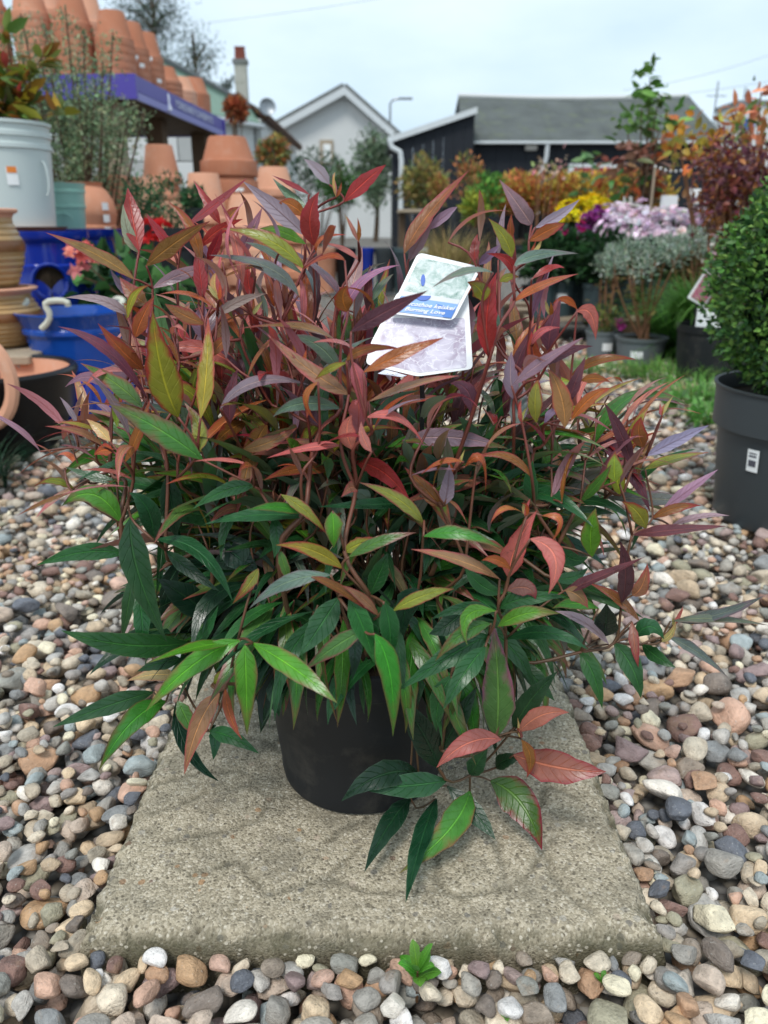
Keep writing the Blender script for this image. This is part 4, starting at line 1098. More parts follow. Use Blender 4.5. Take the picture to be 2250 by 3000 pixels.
MB().lathe([(0,hB*.9),(rB*.95,hB*.9)], 30).build('soil', M['soil'], t)
def stick(a, z, w_, h_, mat, nm='price_sticker', rr=rB*.935): 
    v = []
    for q in np.linspace(a-w_/rr/2, a+w_/rr/2, 4):
        for zz in (-h_/2, h_/2): v.append((rr*math.sin(q), -rr*math.cos(q), z+zz))
    mobj(nm, v, [(2*i,2*i+2,2*i+3,2*i+1) for i in range(3)], mat, bb_)
M['orange'] = simple('orange_print', (.75,.22,.03), .5, .1, 9, 0)
stick(.52, .155, .034, .055, M['white'], rr=rB*.94); stick(.52, .172, .028, .018, M['orange'], 'price_sticker_head', rr=rB*.95)
q = np.linspace(0, math.pi, 15); MB().tube(np.stack([rB*.93+.012*np.sin(q), -.045-.0*q, .13+.05*np.cos(q)+.02], 1), .003, 6).build('handle', M['grey_bucket'], t, True)
fc = FC(); tl_ = np.array(t.location); top = tl_+np.array([0,0,hB*.9])
tips = [P(x, y, 2.70) for x, y in ((125,165),(15,90),(180,330),(60,290),(-40,120),(90,230),(20,200))]
pal = [(.26,.24,.03),(.34,.22,.03),(.12,.20,.04),(.30,.14,.03),(.18,.22,.05)]
for tp_ in tips:
    n = 20; s = rng.uniform(.15, 1, n); p = top+(tp_-top)*s[:,None]; d = rng.normal(size=(n,3)); d[:,2] = .2+.3*rng.random(n)
    fc.add(*leaf_cloud(p, d, rng.uniform(.06,.095,n), rng.uniform(.028,.042,n), jitc(pal, n, .3)))
    n = 3; d = rng.normal(size=(n,3)); d[:,2] = .8; fc.add(*leaf_cloud(np.repeat(tp_[None], n, 0), d, .07, .026, jitc([(.45,.07,.06),(.45,.20,.05),(.60,.42,.04),(.2,.26,.05)], n, .1)))
fc.build('foliage', M['fol'], t); stems(t, top, tips, .004, M['bark'])
t = thing('bucket', (P(195,640,3.05)[0], 3.05, .536), 'small mint green ribbed bucket standing on the blue pot', 'bucket'); hB2, rB2 = .155, .078
MB().lathe([(0,0),(rB2*.82,0),(rB2*.90,hB2*.45),(rB2*.95,hB2*.46),(rB2*.95,hB2*.52),(rB2*.91,hB2*.53),(rB2*.95,hB2*.78),(rB2*1.0,hB2*.79),(rB2*1.0,hB2*.85),(rB2*.97,hB2*.86),(rB2*1.02,hB2*.97),(rB2*1.04,hB2),(rB2*.98,hB2),(rB2*.9,hB2*.6),(0,hB2*.3)], 44).build('body', M['mint'], t, True)
q = np.linspace(0, math.pi, 15); MB().tube(np.stack([.03*np.cos(q)+.02, -rB2*.95-.004-.004*np.sin(q), .03+.022*np.sin(q)], 1), .003, 6).build('handle', M['mint'], t, True)
# plank staging and ribbed tan jars, far left
zp = .215; xl = P(0,900,2.25)[0]
st_ = thing('plank_shelf', (xl-.10, 2.28, 0), 'low weathered plank shelf under the tan ribbed jars', 'shelf')
for k_ in range(3): MB().box((0,-.13+.125*k_,zp-.012), (.46,.115,.024), 0, .003).build('plank', M['wood'], st_)
for sx in (-.19, .17): MB().box((sx,0,(zp-.024)/2), (.05,.34,zp-.024)).build('block', M['conc'], st_)
def ribbed_jar(x, Y, z, h, r, label, up=True):
    t = thing('ribbed_jar', (x, Y, z), label, 'jar'); pr = [(0,0),(r*.72,0),(r*.80,.008)]; nr = 10
    body = [(.80,.03),(.98,.30),(1.04,.5),(.96,.72),(.80,.84)]
    for i in range(nr+1):
        s = i/nr*.9; zz = h*(.05+s*.85); rr = r*np.interp(s, [0,.3,.55,.8,.9],[.82,1.0,1.05,.92,.86]); pr += [(rr, zz), (rr*1.012, zz+h*.02), (rr, zz+h*.04)]
    MB().lathe(pr+[(r*.86,h*.90),(r*.90,h*.92)], 44).build('body', M['tan_glaze'], t, True)
    MB().lathe([(r*.862,h*.885),(r*.91,h*.93),(r*1.0,h*.95),(r*1.02,h*.985),(r*.98,h),(r*.85,h),(r*.80,h*.9)], 44).build('rim', M['terra_l'], t, True)
    MB().lathe([(r*1.012*1.045,h*.46),(r*1.06*1.01,h*.52),(r*1.06*1.0,h*.56),(r*1.045,h*.60)], 44).build('band', M['brown_glaze'], t, True)
    return t
ribbed_jar(xl-.055, 2.30, zp+.0005, .165, .135, 'lower tan and brown ribbed glazed jar standing on the plank shelf')
ribbed_jar(xl-.06, 2.30, zp+.166, .21, .118, 'upper tan and brown ribbed glazed jar stacked on another jar')
# terracotta urn with a loop handle at the left edge
t = thing('terracotta_urn', (P(-150,1000,1.75)[0]-.03, 1.75, .012), 'tall terracotta urn with a big loop handle beside the black pot', 'urn'); hU = .33
MB().lathe([(0,0),(.075,0),(.08,.01),(.115,.16),(.12,.21),(.09,.27),(.085,.30),(.10,hU),(.09,hU),(.075,.29),(.1,.2),(0,.15)], 44).build('body', M['terra_l'], t, True)
q = np.linspace(-1.35, 1.5, 17); MB().tube(np.stack([.095+.075*np.cos(q), -.03+0*q, .205+.10*np.sin(q)], 1), .016, 8).build('handle', M['terra_l'], t, True)
# dark grass tuft in front of the black pot
t = thing('grass_tuft', (P(-60,1370,1.62)[0], 1.62, .0), 'dark green grass tuft beside the black glazed pot', 'grass')
fc = FC(); fc.grass(np.array(t.location)+[0,0,-.005], (.05,.05), 160, .16, [(.012,.04,.022),(.02,.06,.03),(.012,.03,.02)], 1.2, .003); fc.build('blades', M['fol'], t)
# begonia
bg_ = thing('potted_begonia', (P(395,900,2.62)[0], 2.62, .0), 'begonia with coral pink and red flowers and broad green leaves in dark brown pot', 'potted plant'); L0 = np.array(bg_.location)
M['brownpot'] = simple('dark_brown_plastic', (.03,.018,.014), .4, .2, 8, .05)
zb = P(395,905,2.62)[2]
MB().lathe([(0,0),(.10,0),(.125,zb-.03),(.135,zb-.028),(.137,zb),(.125,zb),(.12,zb-.03)], 40).build('pot', M['brownpot'], bg_, True); MB().lathe([(0,zb-.02),(.123,zb-.025)], 30).build('soil', M['soil'], bg_)
fc = FC(); fc.bush(L0+[0,0,zb+.06], (.16,.12,.12), 150, .075, .065, [(.06,.16,.05),(.09,.22,.07),(.04,.11,.035)], 18, .3, .5, .1); fc.build('foliage', M['fol'], bg_)
fl = FC(); fl.rosettes(P(240,745,2.50), (.045,.03,.045), 9, .03, [(.75,.16,.14),(.80,.28,.25),(.72,.10,.12)], 7); fl.build('pink_flower_cluster', M['petal'], bg_); fl = FC(); fl.rosettes(P(235,800,2.48), (.02,.02,.02), 2, .03, [(.80,.25,.25)], 6); fl.build('pink_flower', M['petal'], bg_); fl = FC(); fl.rosettes(P(450,690,2.6), (.05,.03,.045), 8, .03, [(.55,.02,.02),(.6,.03,.03)], 7); fl.build('red_flower_cluster', M['petal'], bg_)
stems(bg_, L0+[0,0,zb-.02], [P(240,760,2.50), P(236,810,2.48), P(450,700,2.6), P(330,700,2.6), P(400,680,2.65)], .004, M['bark_r'])
# two small conifers between the begonia and the terracotta
for i, (cx, cy, rx) in enumerate(((415,585,.055),(500,595,.075),(565,580,.03))):
    Y = 2.95; c_ = P(cx, cy, Y); t = thing('dwarf_shrub', (c_[0], Y, 0), ('rounded dark green dwarf shrub in a plain pot before the terracotta', 'widest rounded dwarf shrub in a plain pot before the terracotta', 'smallest dwarf shrub in a plain pot before the terracotta')[i], 'potted plant')
    ht = c_[2]-rx*1.1; nursery_pot(t, rx*1.1, ht, M['plastic']); fc = FC(); fc.bush(c_, (rx*1.25,rx*1.2,rx*1.35), 700, .022, .007, [(.045,.13,.05),(.07,.18,.07),(.03,.08,.035)], 22, .25, .5, .5); fc.build('foliage', M['fol'], t)
    stems(t, (c_[0],Y,ht*.9), [c_+[0,0,.02], c_+[.02,0,0]], .004, M['bark'])

# ------------------------------------------------------------------ terracotta
def inv_prof(r, h, rim=.2):            # upturned flowerpot, rim on the ground
    return [(r*.90,.0),(r,.0),(r*1.01,.004),(r*.985,h*rim),(r*.90,h*rim+.004),(r*.66,h-.008),(r*.63,h),(r*.12,h),(.0,h)]
def upr_prof(r, h, rim=.2): return [(0,0),(r*.63,0),(r*.66,.008),(r*.90,h*(1-rim)-.004),(r*.985,h*(1-rim)),(r*1.01,h-.004),(r,h),(r*.90,h),(r*.86,h*.8),(r*.6,.02),(0,.015)]
proto = {}
ORD = ['lowest','second','third','fourth','fifth','sixth','seventh','eighth','ninth','tenth','eleventh']
def tpot(x, Y, z, r, h, label, group=None, up=False, mat='terra', rim=.2, sticker=False):
    key = (round(r,3), round(h,3), up, mat, rim, sticker)
    if key not in proto:
        t = thing('terracotta_pot', (x,Y,z), label, 'flowerpot', group); bd = MB().lathe((upr_prof if up else inv_prof)(r,h,rim), 40).build('body', M[mat], t, True)
        if sticker:
            zz = h*.10; rr = r*1.004; v = []
            for q in np.linspace(-.16, .16, 4):
                for e in (-.014, .014): v.append((rr*math.sin(q+.5), -rr*math.cos(q+.5), zz+e))
            mobj('price_sticker', v, [(2*i,2*i+2,2*i+3,2*i+1) for i in range(3)], M['white'], bd)
        proto[key] = t; return t
    c = copy_tree(proto[key]); c.location = (float(x),float(Y),float(z)); c['label'] = label; c.rotation_euler = (0,0,rng.uniform(-.5,.5))
    if group: c['group'] = group
    elif 'group' in c: del c['group']
    return c
# tower of the big pots on the ground: stacks of upturned pots down to the gravel
def stack(cx, ytop, Y, r, h, step, top_label, low_label, mat='terra', rim=.2, sticker_k=None, z0=0.0):
    z = P(cx, ytop, Y)[2]-h; x = P(cx, ytop, Y)[0]; k_ = 0
    while z > z0+.02:
        tpot(x, Y, z, r, h, top_label if k_ == 0 else low_label+', '+ORD[k_]+' pot down the stack', 'upturned terracotta pots', False, mat, rim, sticker_k == k_); z -= step; k_ += 1
    if k_: 
        # a plain block carries the lowest pot
        zz = z+step
        if zz > z0+.012: t = thing('support_block', (x, Y, z0), 'concrete block below the '+low_label, 'block'); MB().box((0,0,(zz-z0)/2), (r*1.5,r*1.5,zz-z0), 0, .004).build('block', M['conc'], t)
stack(465, 425, 3.9, .092, .165, .075, 'tall upturned terracotta pot standing above the dwarf shrubs', 'terracotta pot under the tall upturned one', 'terra', .18)
stack(665, 402, 4.0, .135, .17, .085, 'large upturned terracotta pot topping the stack by the shelf end', 'terracotta pot under the large upturned one', 'terra_b', .38, 1)
stack(420, 520, 3.6, .085, .13, .07, 'small upturned terracotta pot in front of the tall one', 'terracotta pot under the small upturned one', 'terra_l', .25)
stack(595, 508, 3.55, .098, .20, .09, 'pale upturned terracotta pot with tall sides before the shelf', 'terracotta pot under the pale tall one', 'terra_l', .12)
stack(735, 570, 3.4, .125, .17, .09, 'wide pale upturned terracotta pot behind the leucothoe', 'terracotta pot under the wide pale one', 'terra_l', .3, 1)
stack(800, 490, 4.3, .11, .14, .08, 'pale upturned terracotta pot beyond the stacks', 'terracotta pot under the far pale one', 'terra_l', .25)
stack(870, 620, 3.9, .10, .14, .08, 'low upturned terracotta pot behind the leucothoe top', 'terracotta pot under the low one', 'terra', .25)
stack(505, 590, 3.3, .07, .12, .06, 'rounded pale terracotta pot behind the dwarf shrubs', 'terracotta pot behind the dwarf shrubs', 'terra_l', .2)
stack(325, 515, 3.75, .105, .15, .08, 'plain terracotta pot behind the bulbous jar', 'terracotta pot behind the bulbous jar', 'terra', .14)
c_ = P(262, 670, 3.35); t = thing('terracotta_jar', (c_[0], 3.35, 0), 'bulbous terracotta jar with narrow neck beside the mint bucket', 'jar'); zt = P(255,535,3.35)[2]; r = .105
MB().lathe([(0,0),(r*.8,0),(r*.95,zt-.26),(r*1.0,zt-.20),(r*1.06,zt-.195),(r*1.06,zt-.165),(r*1.0,zt-.16),(r*1.08,zt-.125),(r*1.1,zt-.115),(r*1.08,zt-.10),(r*1.0,zt-.065),(r*.80,zt-.03),(r*.62,zt-.012),(r*.70,zt),(r*.6,zt),(r*.55,zt-.03),(0,zt-.1)], 48).build('body', M['terra'], t, True)
for k_ in range(3):
    zz = zt-.09-.045*k_; v = [((r*1.13)*math.sin(q), -(r*1.13)*math.cos(q), zz+e) for q in (.85,.98,1.1) for e in (-.014,.014)]
    mobj('price_sticker', v, [(0,2,3,1),(2,4,5,3)], M['white'], t)

# ------------------------------------------------------------------ purple display shelf with stacked flowerpots
c1 = P(391, 253, 4.30); c2 = P(650, 373, 6.0); zd = 1.245; zf = 1.135
dv = np.array([c2[0]-c1[0], 1.70]); Ld = np.hypot(*dv); dv /= Ld; nv = np.array([-dv[1], dv[0]]); wS = 1.15      # nv points left
sh_ = thing('display_shelf', (c1[0], 4.30, 0), 'timber display shelf with purple fascia and white lettering, loaded with terracotta flowerpots', 'shelf'); SL = np.array(sh_.location)
loc = lambda a, l, z: np.array([dv[0]*a+nv[0]*l, dv[1]*a+nv[1]*l, z]); ang = math.atan2(dv[1], dv[0])
MB().box(loc(Ld/2, wS/2, zd-.02), (Ld-.04, wS-.04, .03), ang).build('deck', M['wood_d'], sh_)
MB().box(loc(Ld/2, wS/2, zf+.02), (Ld-.06, wS-.06, .03), ang).build('under_deck', M['wood_d'], sh_)
zc = (zd+zf)/2; hf = zd-zf
f1 = MB().box(loc(Ld/2, .0, zc+.02), (Ld, .02, hf-.04), ang).build('long_fascia', M['purple'], sh_)
MB().quadslab([loc(.0,-.008,zf+.002), loc(Ld,-.008,zf+.002), loc(Ld,-.012,zf+.036), loc(0,-.012,zf+.036)], .02).build('long_fascia_lower_strip', M['purple_l'], sh_)
MB().box(loc(-.012, wS/2-.01, zc), (.022, wS+.02, hf), ang).build('end_fascia', M['purple'], sh_)
MB().box(loc(Ld+.012, wS/2-.01, zc), (.022, wS+.02, hf), ang).build('end_fascia', M['purple'], sh_)
for a, l, m_ in ((.12,.17,'wood'),(.80,.17,'wood_d'),(1.55,.12,'wood_d'),(.12,wS-.12,'wood'),(1.55,wS-.12,'wood_d')):
    MB().box(loc(a, l, (zf+.005)/2), (.10,.10,zf+.005), ang, .004).build('post', M[m_], sh_)
A_, B_ = SL+loc(.62,-.0135,zf+.047), SL+loc(1.42,-.0135,zf+.047); U_ = SL+loc(.62,-.0135,zf+.088)
text_on('YORKSHIRE FLOWERPOTS', A_, B_, U_, M['print'], sh_, shear=0, bold=.012, ext=.001)
MB().lathe([(0,0),(.018,0),(.016,.02),(.008,.035),(.010,.07),(.004,.085),(0,.085)], 16, loc(.50,-.012,zf+.012)).build('emblem', M['print'], sh_, True)
# stacks: a = along the long side, l = from it inwards, top = how high
def shelf_stack(a, l, r, h, step, n, lab, stick_=False, mat='terra'):
    p = SL+loc(a, l, zd-.004)
    for k_ in range(n):
        tpot(p[0], p[1], p[2]+k_*step, r, h, ('topmost' if k_ == n-1 else ORD[k_]+' from bottom')+' '+lab, 'flowerpots stacked on the purple shelf', False, mat, .24, stick_)
shelf_stack(.10,.11,.095,.155,.034,5,'terracotta pot in purple shelf corner stack', False, 'terra_b')
shelf_stack(.32,.11,.095,.155,.034,5,'terracotta pot in stickered stack beside shelf corner stack', True, 'terra_b')
shelf_stack(.55,.11,.095,.155,.034,5,'terracotta pot in stack above shelf emblem', True, 'terra_b')
shelf_stack(.85,.12,.11,.10,.026,4,'terracotta pot in low stack above shelf lettering', False, 'terra_b')
shelf_stack(1.15,.12,.11,.10,.024,4,'pale terracotta pot in low stack above shelf lettering', False, 'terra_l')
shelf_stack(1.45,.12,.115,.12,.024,5,'terracotta pot in low stack at far shelf end', False, 'terra_b')
shelf_stack(.10,.31,.092,.15,.034,7,'terracotta pot in second stack along purple shelf end', False, 'terra_b')
shelf_stack(.10,.52,.092,.15,.036,8,'terracotta pot in third stack along purple shelf end', False, 'terra')
shelf_stack(.10,.74,.095,.15,.036,9,'terracotta pot in fourth stack along purple shelf end', False, 'terra')
shelf_stack(.33,.33,.096,.16,.036,8,'large pale terracotta pot behind stickered shelf stack', False, 'terra_l')
shelf_stack(.38,.56,.10,.17,.040,9,'large terracotta pot in tallest stack at shelf back', False, 'terra_l')
shelf_stack(.62,.34,.096,.16,.036,7,'large terracotta pot in stack behind emblem stack', False, 'terra_l')
shelf_stack(.98,.38,.11,.17,.04,5,'large terracotta pot behind low lettering stacks', False, 'terra_l')

# ------------------------------------------------------------------ airy grey-green bush behind the bucket
c_ = P(230, 420, 3.6); t = thing('feathery_shrub', (c_[0]-.05, 3.6, 0), 'airy grey green shrub of fine leaves growing in front of the purple shelf', 'shrub'); L0 = np.array(t.location)
fc = FC(); pal = [(.18,.27,.15),(.26,.35,.21),(.13,.21,.11),(.30,.32,.18)]; tips = []
for (x, y, Y) in ((60,40,3.5),(130,70,3.55),(190,20,3.6),(245,90,3.6),(330,95,3.6),(300,180,3.5),(420,330,3.5),(380,300,3.45),(330,280,3.5),(250,330,3.5),(150,230,3.5),(60,150,3.5),(30,250,3.5),(200,420,3.55),(260,450,3.6),(350,390,3.6),(100,330,3.5),(160,480,3.6),(10,60,3.5),(280,250,3.5),(220,200,3.5),(120,160,3.6),(180,330,3.5),(300,330,3.5),(230,270,3.5),(360,340,3.5)):
    tp_ = P(x, y, Y+rng.uniform(-.15,.15)); tips.append(tp_); b_ = L0+[rng.normal()*.03, rng.normal()*.03, .3]; n = 330
    s = rng.uniform(.30, 1, n)**.7; q = bez(b_, (b_+tp_)/2+[0,0,.08], tp_, 40)[np.minimum((s*40).astype(int), 40)]+rng.normal(size=(n,3))*(.075*(1.25-s))[:,None]
    d = (tp_-b_)*.7+rng.normal(size=(n,3))*.7; fc.add(*leaf_cloud(q, d, rng.uniform(.014,.028,n), .0075, jitc(pal, n, .3)))
fc.build('foliage', M['foldull'], t); stems(t, L0, tips, .008, M['bark'])

# ------------------------------------------------------------------ boundary wall behind the shelf
t = thing('block_wall', (-3.2, 7.5, 0), 'whitewashed block wall behind the display shelf', 'wall'); bw, bh = .45, .215
for r_i in range(6):
    for k_ in range(9):
        x = -2.2+k_*bw+(r_i % 2)*bw/2; MB().box((x, rng.normal()*.003, bh/2+r_i*bh), (bw-.008, .2, bh-.008), 0, .004).build('block', M['conc'] if (r_i+k_) % 3 else M['white_wall'], t)

# ------------------------------------------------------------------ bedding plants on the right
def potted(name, label, cat, x, Y, z, r, h, mat, group=None, sticker=None):
    t = thing(name, (x, Y, z), label, cat, group); nursery_pot(t, r, h, mat, .82, sticker); return t, np.array(t.location)
# pallet under the chrysanthemums
zpal = .13; xa, xb_ = P(1560,700,4.1)[0], P(2110,700,4.1)[0]
pal_ = thing('pallet', ((xa+xb_)/2, 4.25, 0), 'timber pallet under the potted chrysanthemums', 'pallet'); wp = xb_-xa+.1
for k_ in range(7): MB().box((0, -.36+.12*k_, zpal-.011), (wp, .095, .022), 0, .002).build('slat', M['wood_d' if k_ % 3 else 'wood'], pal_)
for sx in (-wp/2+.05, 0, wp/2-.05): MB().box((sx, 0, (zpal-.022)/2), (.09, .8, zpal-.022)).build('bearer', M['wood_d'], pal_)
LIL = [(.80,.64,.75),(.86,.75,.82),(.74,.54,.68),(.88,.82,.85)]
YEL = [(.85,.70,.02),(.88,.76,.03),(.80,.60,.02)]; MAG = [(.30,.05,.26),(.38,.08,.32),(.26,.04,.20)]; CYC = [(.42,.01,.13),(.5,.02,.18),(.34,.01,.10)]
mums = [(1690,622,4.25,YEL,'yellow',.075),(1740,612,4.4,YEL,'second yellow',.06),(1735,650,4.05,MAG,'purple',.055),(1660,690,3.95,CYC,'magenta',.085),
 (1800,640,4.1,LIL,'lilac',.105),(1860,628,4.3,LIL,'pale lilac',.10),(1905,650,4.0,LIL,'bushy lilac',.105),(1985,648,4.2,LIL,'pinkish lilac',.105),(2045,655,4.0,LIL,'end lilac',.10),(1835,668,3.9,LIL,'low lilac',.10),(1955,662,3.85,LIL,'front lilac',.10),(2090,650,4.2,LIL,'hidden lilac',.09)]
where = ['beside the purple one','behind the purple one','between the yellow and lilac ones','below the yellow ones','beside the purple one','behind the silver shrub','in the middle of the lilac row','behind the bushy lilac one','next to the dark red maple','in front of the lilac row','in front of the pinkish one','behind the maple stems']
for i, (cx, cy, Y, pal, nm, r) in enumerate(mums):
    c_ = P(cx, cy, Y); t, L0 = potted('chrysanthemum', f'{nm.split()[-1]} flowered chrysanthemum in slate pot on the pallet, {where[i]}', 'potted plant', c_[0], Y, zpal, .078, .175, M['tealpot'], 'chrysanthemums on the pallet', (rng.uniform(-.4,.3), .08, .05, .045) if i in (3,) else None)
    hz = c_[2]-.02; fc = FC(); zc = (zpal+.17+hz)/2; fc.bush((c_[0],Y,zc), (r*1.15,r*1.1,(hz-zc)*1.1+.02), 420, .04, .02, DGRN+[(.03,.085,.03)], 20, .3, .5, .2); fc.build('foliage', M['fol'], t)
    fl = FC(); fl.rosettes((c_[0],Y,c_[2]-.018), (r*1.4,r*1.2,.085), 140 if pal is not CYC else 26, .023 if pal is not CYC else .026, pal, 8, 26); fl.build('flowers', M['petal'], t)
    stems(t, (c_[0],Y,zpal+.15), [(c_[0]+rng.normal()*.05,Y+rng.normal()*.04,hz) for _ in range(4)], .004, M['bark'])
# empty-topped pots at the pallet's left end
for i, (cx, dY) in enumerate(((1590,0),(1650,.05),(1740,-.12))):
    t, L0 = potted('leafy_bedding_plant', ('dark leafy bedding plant in slate pot at the pallet end', 'dark leafy bedding plant in slate pot with white price sticker', 'dark leafy bedding plant in the widest slate pot on the pallet')[i], 'potted plant', P(cx,850,3.85)[0], 3.85+dY, zpal, .07+.014*(i == 2), .165, M['tealpot'], None, (-.1,.09,.05,.045) if i == 1 else None)
    fc = FC(); fc.bush(L0+[0,0,.27], (.11,.10,.12), 520, .045, .024, DGRN, 22, .3, .5, .3); fc.build('foliage', M['fol'], t)
# price cards among the flowers
for i, (x, y, Y, wd, hg) in enumerate(((1960,590,4.45,.10,.06),(2035,575,4.45,.055,.075),(2075,590,4.4,.045,.07),(1845,590,4.5,.07,.05))):
    c_ = P(x, y, Y); t = thing('price_card', (c_[0], Y, zpal), ('wide white price card behind the lilac flowers','upright white price card near the red maple','narrow white price card touching the red maple','small white price card in the lilac row')[i], 'price card')
    MB().box((0,0,c_[2]-zpal), (wd,.003,hg), rng.uniform(-.2,.2), 0).build('card', M['white'], t); MB().box((0,.004,(c_[2]-zpal)/2), (.006,.004,c_[2]-zpal)).build('stick', M['white'], t)
# silver foliage on bare stems
SIL = [(.27,.35,.26),(.36,.43,.34),(.18,.26,.18),(.48,.53,.45)]
for i, (px_, Yp, tips_px, r, h, lab) in enumerate((
   (1878, 3.27, [(1800,770),(1850,740),(1900,730),(1960,725),(1830,720),(1920,760),(1880,790),(1990,745)], .108, .105, 'silver leaved shrub on brown stems in low round grey pot'),
   (1770, 3.55, [(1780,790),(1800,750),(1770,765),(1830,760)], .075, .12, 'silver leaved shrub in grey pot behind the low round one'),
   (2010, 3.6, [(1990,720),(2050,715),(2020,700),(2080,730),(1960,720)], .08, .12, 'silver leaved shrub beside the green grass pot'))):
    b_ = P(px_, 1010, Yp); t, L0 = potted('silver_shrub', lab, 'potted plant', b_[0], Yp, .008, r, h, M['lightpot'], None, (-.45,.045,.05,.04) if i < 2 else None)
    fc = FC(); tp = []
    for (x, y) in tips_px:
        q = P(x, y, Yp+rng.uniform(-.1,.1)); tp.append(q); fc.bush(q, (.05,.05,.048), 150, .024, .007, SIL, 10, .4, .3, .8, .2)
    n = 90; q = np.array(tp)[rng.integers(len(tp), size=n)]; s = rng.uniform(.35,.8,(n,1)); q = (L0+[0,0,h])*(1-s)+q*s+rng.normal(size=(n,3))*.02
    fc.add(*leaf_cloud(q, rng.normal(size=(n,3)), .03, .010, jitc([(.14,.09,.04),(.10,.12,.04),(.2,.13,.05)], n, .3)))
    fc.build('foliage', M['foldull'], t); stems(t, L0+[0,0,h*.85], tp, .007, M['bark_r'])
t, L0 = potted('grey_pot_plant', 'small grey pot with one pink flower beside the low round pot', 'potted plant', P(1745,1020,3.5)[0]-.0, 3.42, .008, .07, .11, M['lightpot'], None, (.2,.05,.045,.04))
fl = FC(); fl.rosettes(L0+[.06,-.02,.135], (.03,.02,.015), 3, .03, [(.62,.10,.38),(.55,.08,.30)], 9); fl.build('flower', M['petal'], t)
fc = FC(); fc.bush(L0+[0,0,.15], (.07,.06,.05), 120, .035, .014, [(.16,.17,.04),(.10,.14,.04)], 10); fc.build('foliage', M['fol'], t)
# brown tangled shrub behind, then the green grass
for i, (cx, cy, Y, lab) in enumerate(((1930,830,3.95,'brown stemmed shrub with dull green leaves behind the silver shrub'),(2060,800,3.8,'brown stemmed shrub with dull green leaves behind the grass'))):
    c_ = P(cx, cy, Y); t, L0 = potted('shrub_in_pot', lab, 'potted plant', c_[0], Y, .0, .09, .16, M['plastic'])
    fc = FC(); fc.bush(c_+[0,0,.03], (.17,.12,.17), 650, .04, .016, [(.10,.09,.03),(.07,.10,.03),(.16,.09,.03),(.05,.07,.025)], 26, .3, .3, .2); fc.build('foliage', M['fol'], t)
    stems(t, L0+[0,0,.14], [c_+rng.normal(size=3)*.08 for _ in range(8)], .006, M['bark_r'])
GRA = [(.11,.28,.05),(.15,.36,.06),(.08,.22,.04),(.20,.40,.09)]
gp = P(2010, 990, 3.25); t, L0 = potted('grass_in_pot', 'bright green fine grass spilling from a grey pot beside the box ball', 'potted plant', P(2035,990,3.2)[0], 3.2, .006, .075, .17, M['tealpot'])
fc = FC(); fc.grass(L0+[0,0,.15], (.06,.06), 900, .27, GRA, 1.0, .0032); fc.grass(L0+[.0,-.03,.15], (.05,.05), 500, .27, GRA, 1.4, .0032); fc.build('blades', M['fol'], t)
for i, (x, y, r, n, H, lab) in enumerate(((1780,1090,.16,260,.07,'low weedy grass in front of the grey pots'),(1960,1110,.17,420,.11,'long weedy grass below the grass pot'),(2060,1170,.13,300,.10,'weedy grass in front of the white notice'),(1700,1080,.10,120,.05,'thin weedy grass at the end of the grey pots'),(2085,1240,.06,140,.08,'weedy grass against the box ball pot'))):
    g = G(x, y); t = thing('weed_grass', (g[0], g[1], .0), lab, 'grass'); fc = FC(); fc.grass(g+[0,0,-.002], (r,r*.9), n, H, GRA+[(.20,.24,.08)], 1.2, .0035); fc.build('blades', M['fol'], t)
for i, (x, y) in enumerate(((2010,1215),(2060,1250),(2090,1200))):
    g = G(x, y); t = thing('broadleaf_weed', (g[0], g[1], 0), ('broad leaved weed growing in gravel by the weedy grass','broad leaved weed growing nearest the box ball pot','broad leaved weed between grass and notice')[i], 'weed'); fc = FC(); fc.bush(g+[0,0,.03], (.05,.045,.03), 40, .04, .028, [(.10,.26,.05),(.14,.32,.07)], 10, .4, .3, .3); fc.build('leaves', M['fol'], t)
g = G(1975, 1050); t = thing('grass_clump', (g[0], g[1], 0), 'tall wispy bright green grass clump growing from the gravel by the grey pots', 'grass'); fc = FC(); fc.grass(g+[0,0,-.002], (.07,.06), 900, .34, GRA, .75, .0042); fc.grass(g+[.06,-.05,-.002], (.08,.06), 500, .22, GRA, 1.3, .004); fc.build('blades', M['fol'], t)
# white notice and picture label
c_ = P(2078, 985, 2.9); t = thing('notice', (c_[0], 2.9, .0), 'plain white notice board leaning beside the box ball', 'notice'); z0 = P(2078,1060,2.9)[2]; z1 = P(2078,905,2.9)[2]
MB().box((.01,0,(max(z0,.0)+z1)/2), (.13,.006,z1-max(z0,.0)), -.1).build('board', M['white'], t); MB().box((.01,.008,z1/2), (.02,.008,z1)).build('stake', M['wood'], t)
M['pr_pink'] = print_mat('pink_flower_print', [(.30,.05,.10),(.45,.10,.18),(.5,.25,.30),(.3,.4,.25)], 60, 20, 2)
c_ = P(2065, 845, 2.95); t = thing('picture_label', (c_[0], 2.95, 0), 'tilted plant label with a pink flower picture above the notice', 'plant label')
cd = MB().box((0,0,0), (.075,.003,.115)).build('card', M['white'], t); cd.location = (0,0,c_[2]); cd.rotation_euler = (0,R_(28),0)
pc_ = MB().box((0,-.003,0), (.060,.002,.098)).build('picture', M['pr_pink'], t); pc_.location = (0,0,c_[2]); pc_.rotation_euler = (0,R_(28),0)
MB().box((-.02,.004,(c_[2]-.03)/2), (.008,.004,c_[2]-.03)).build('stake', M['plastic'], t)

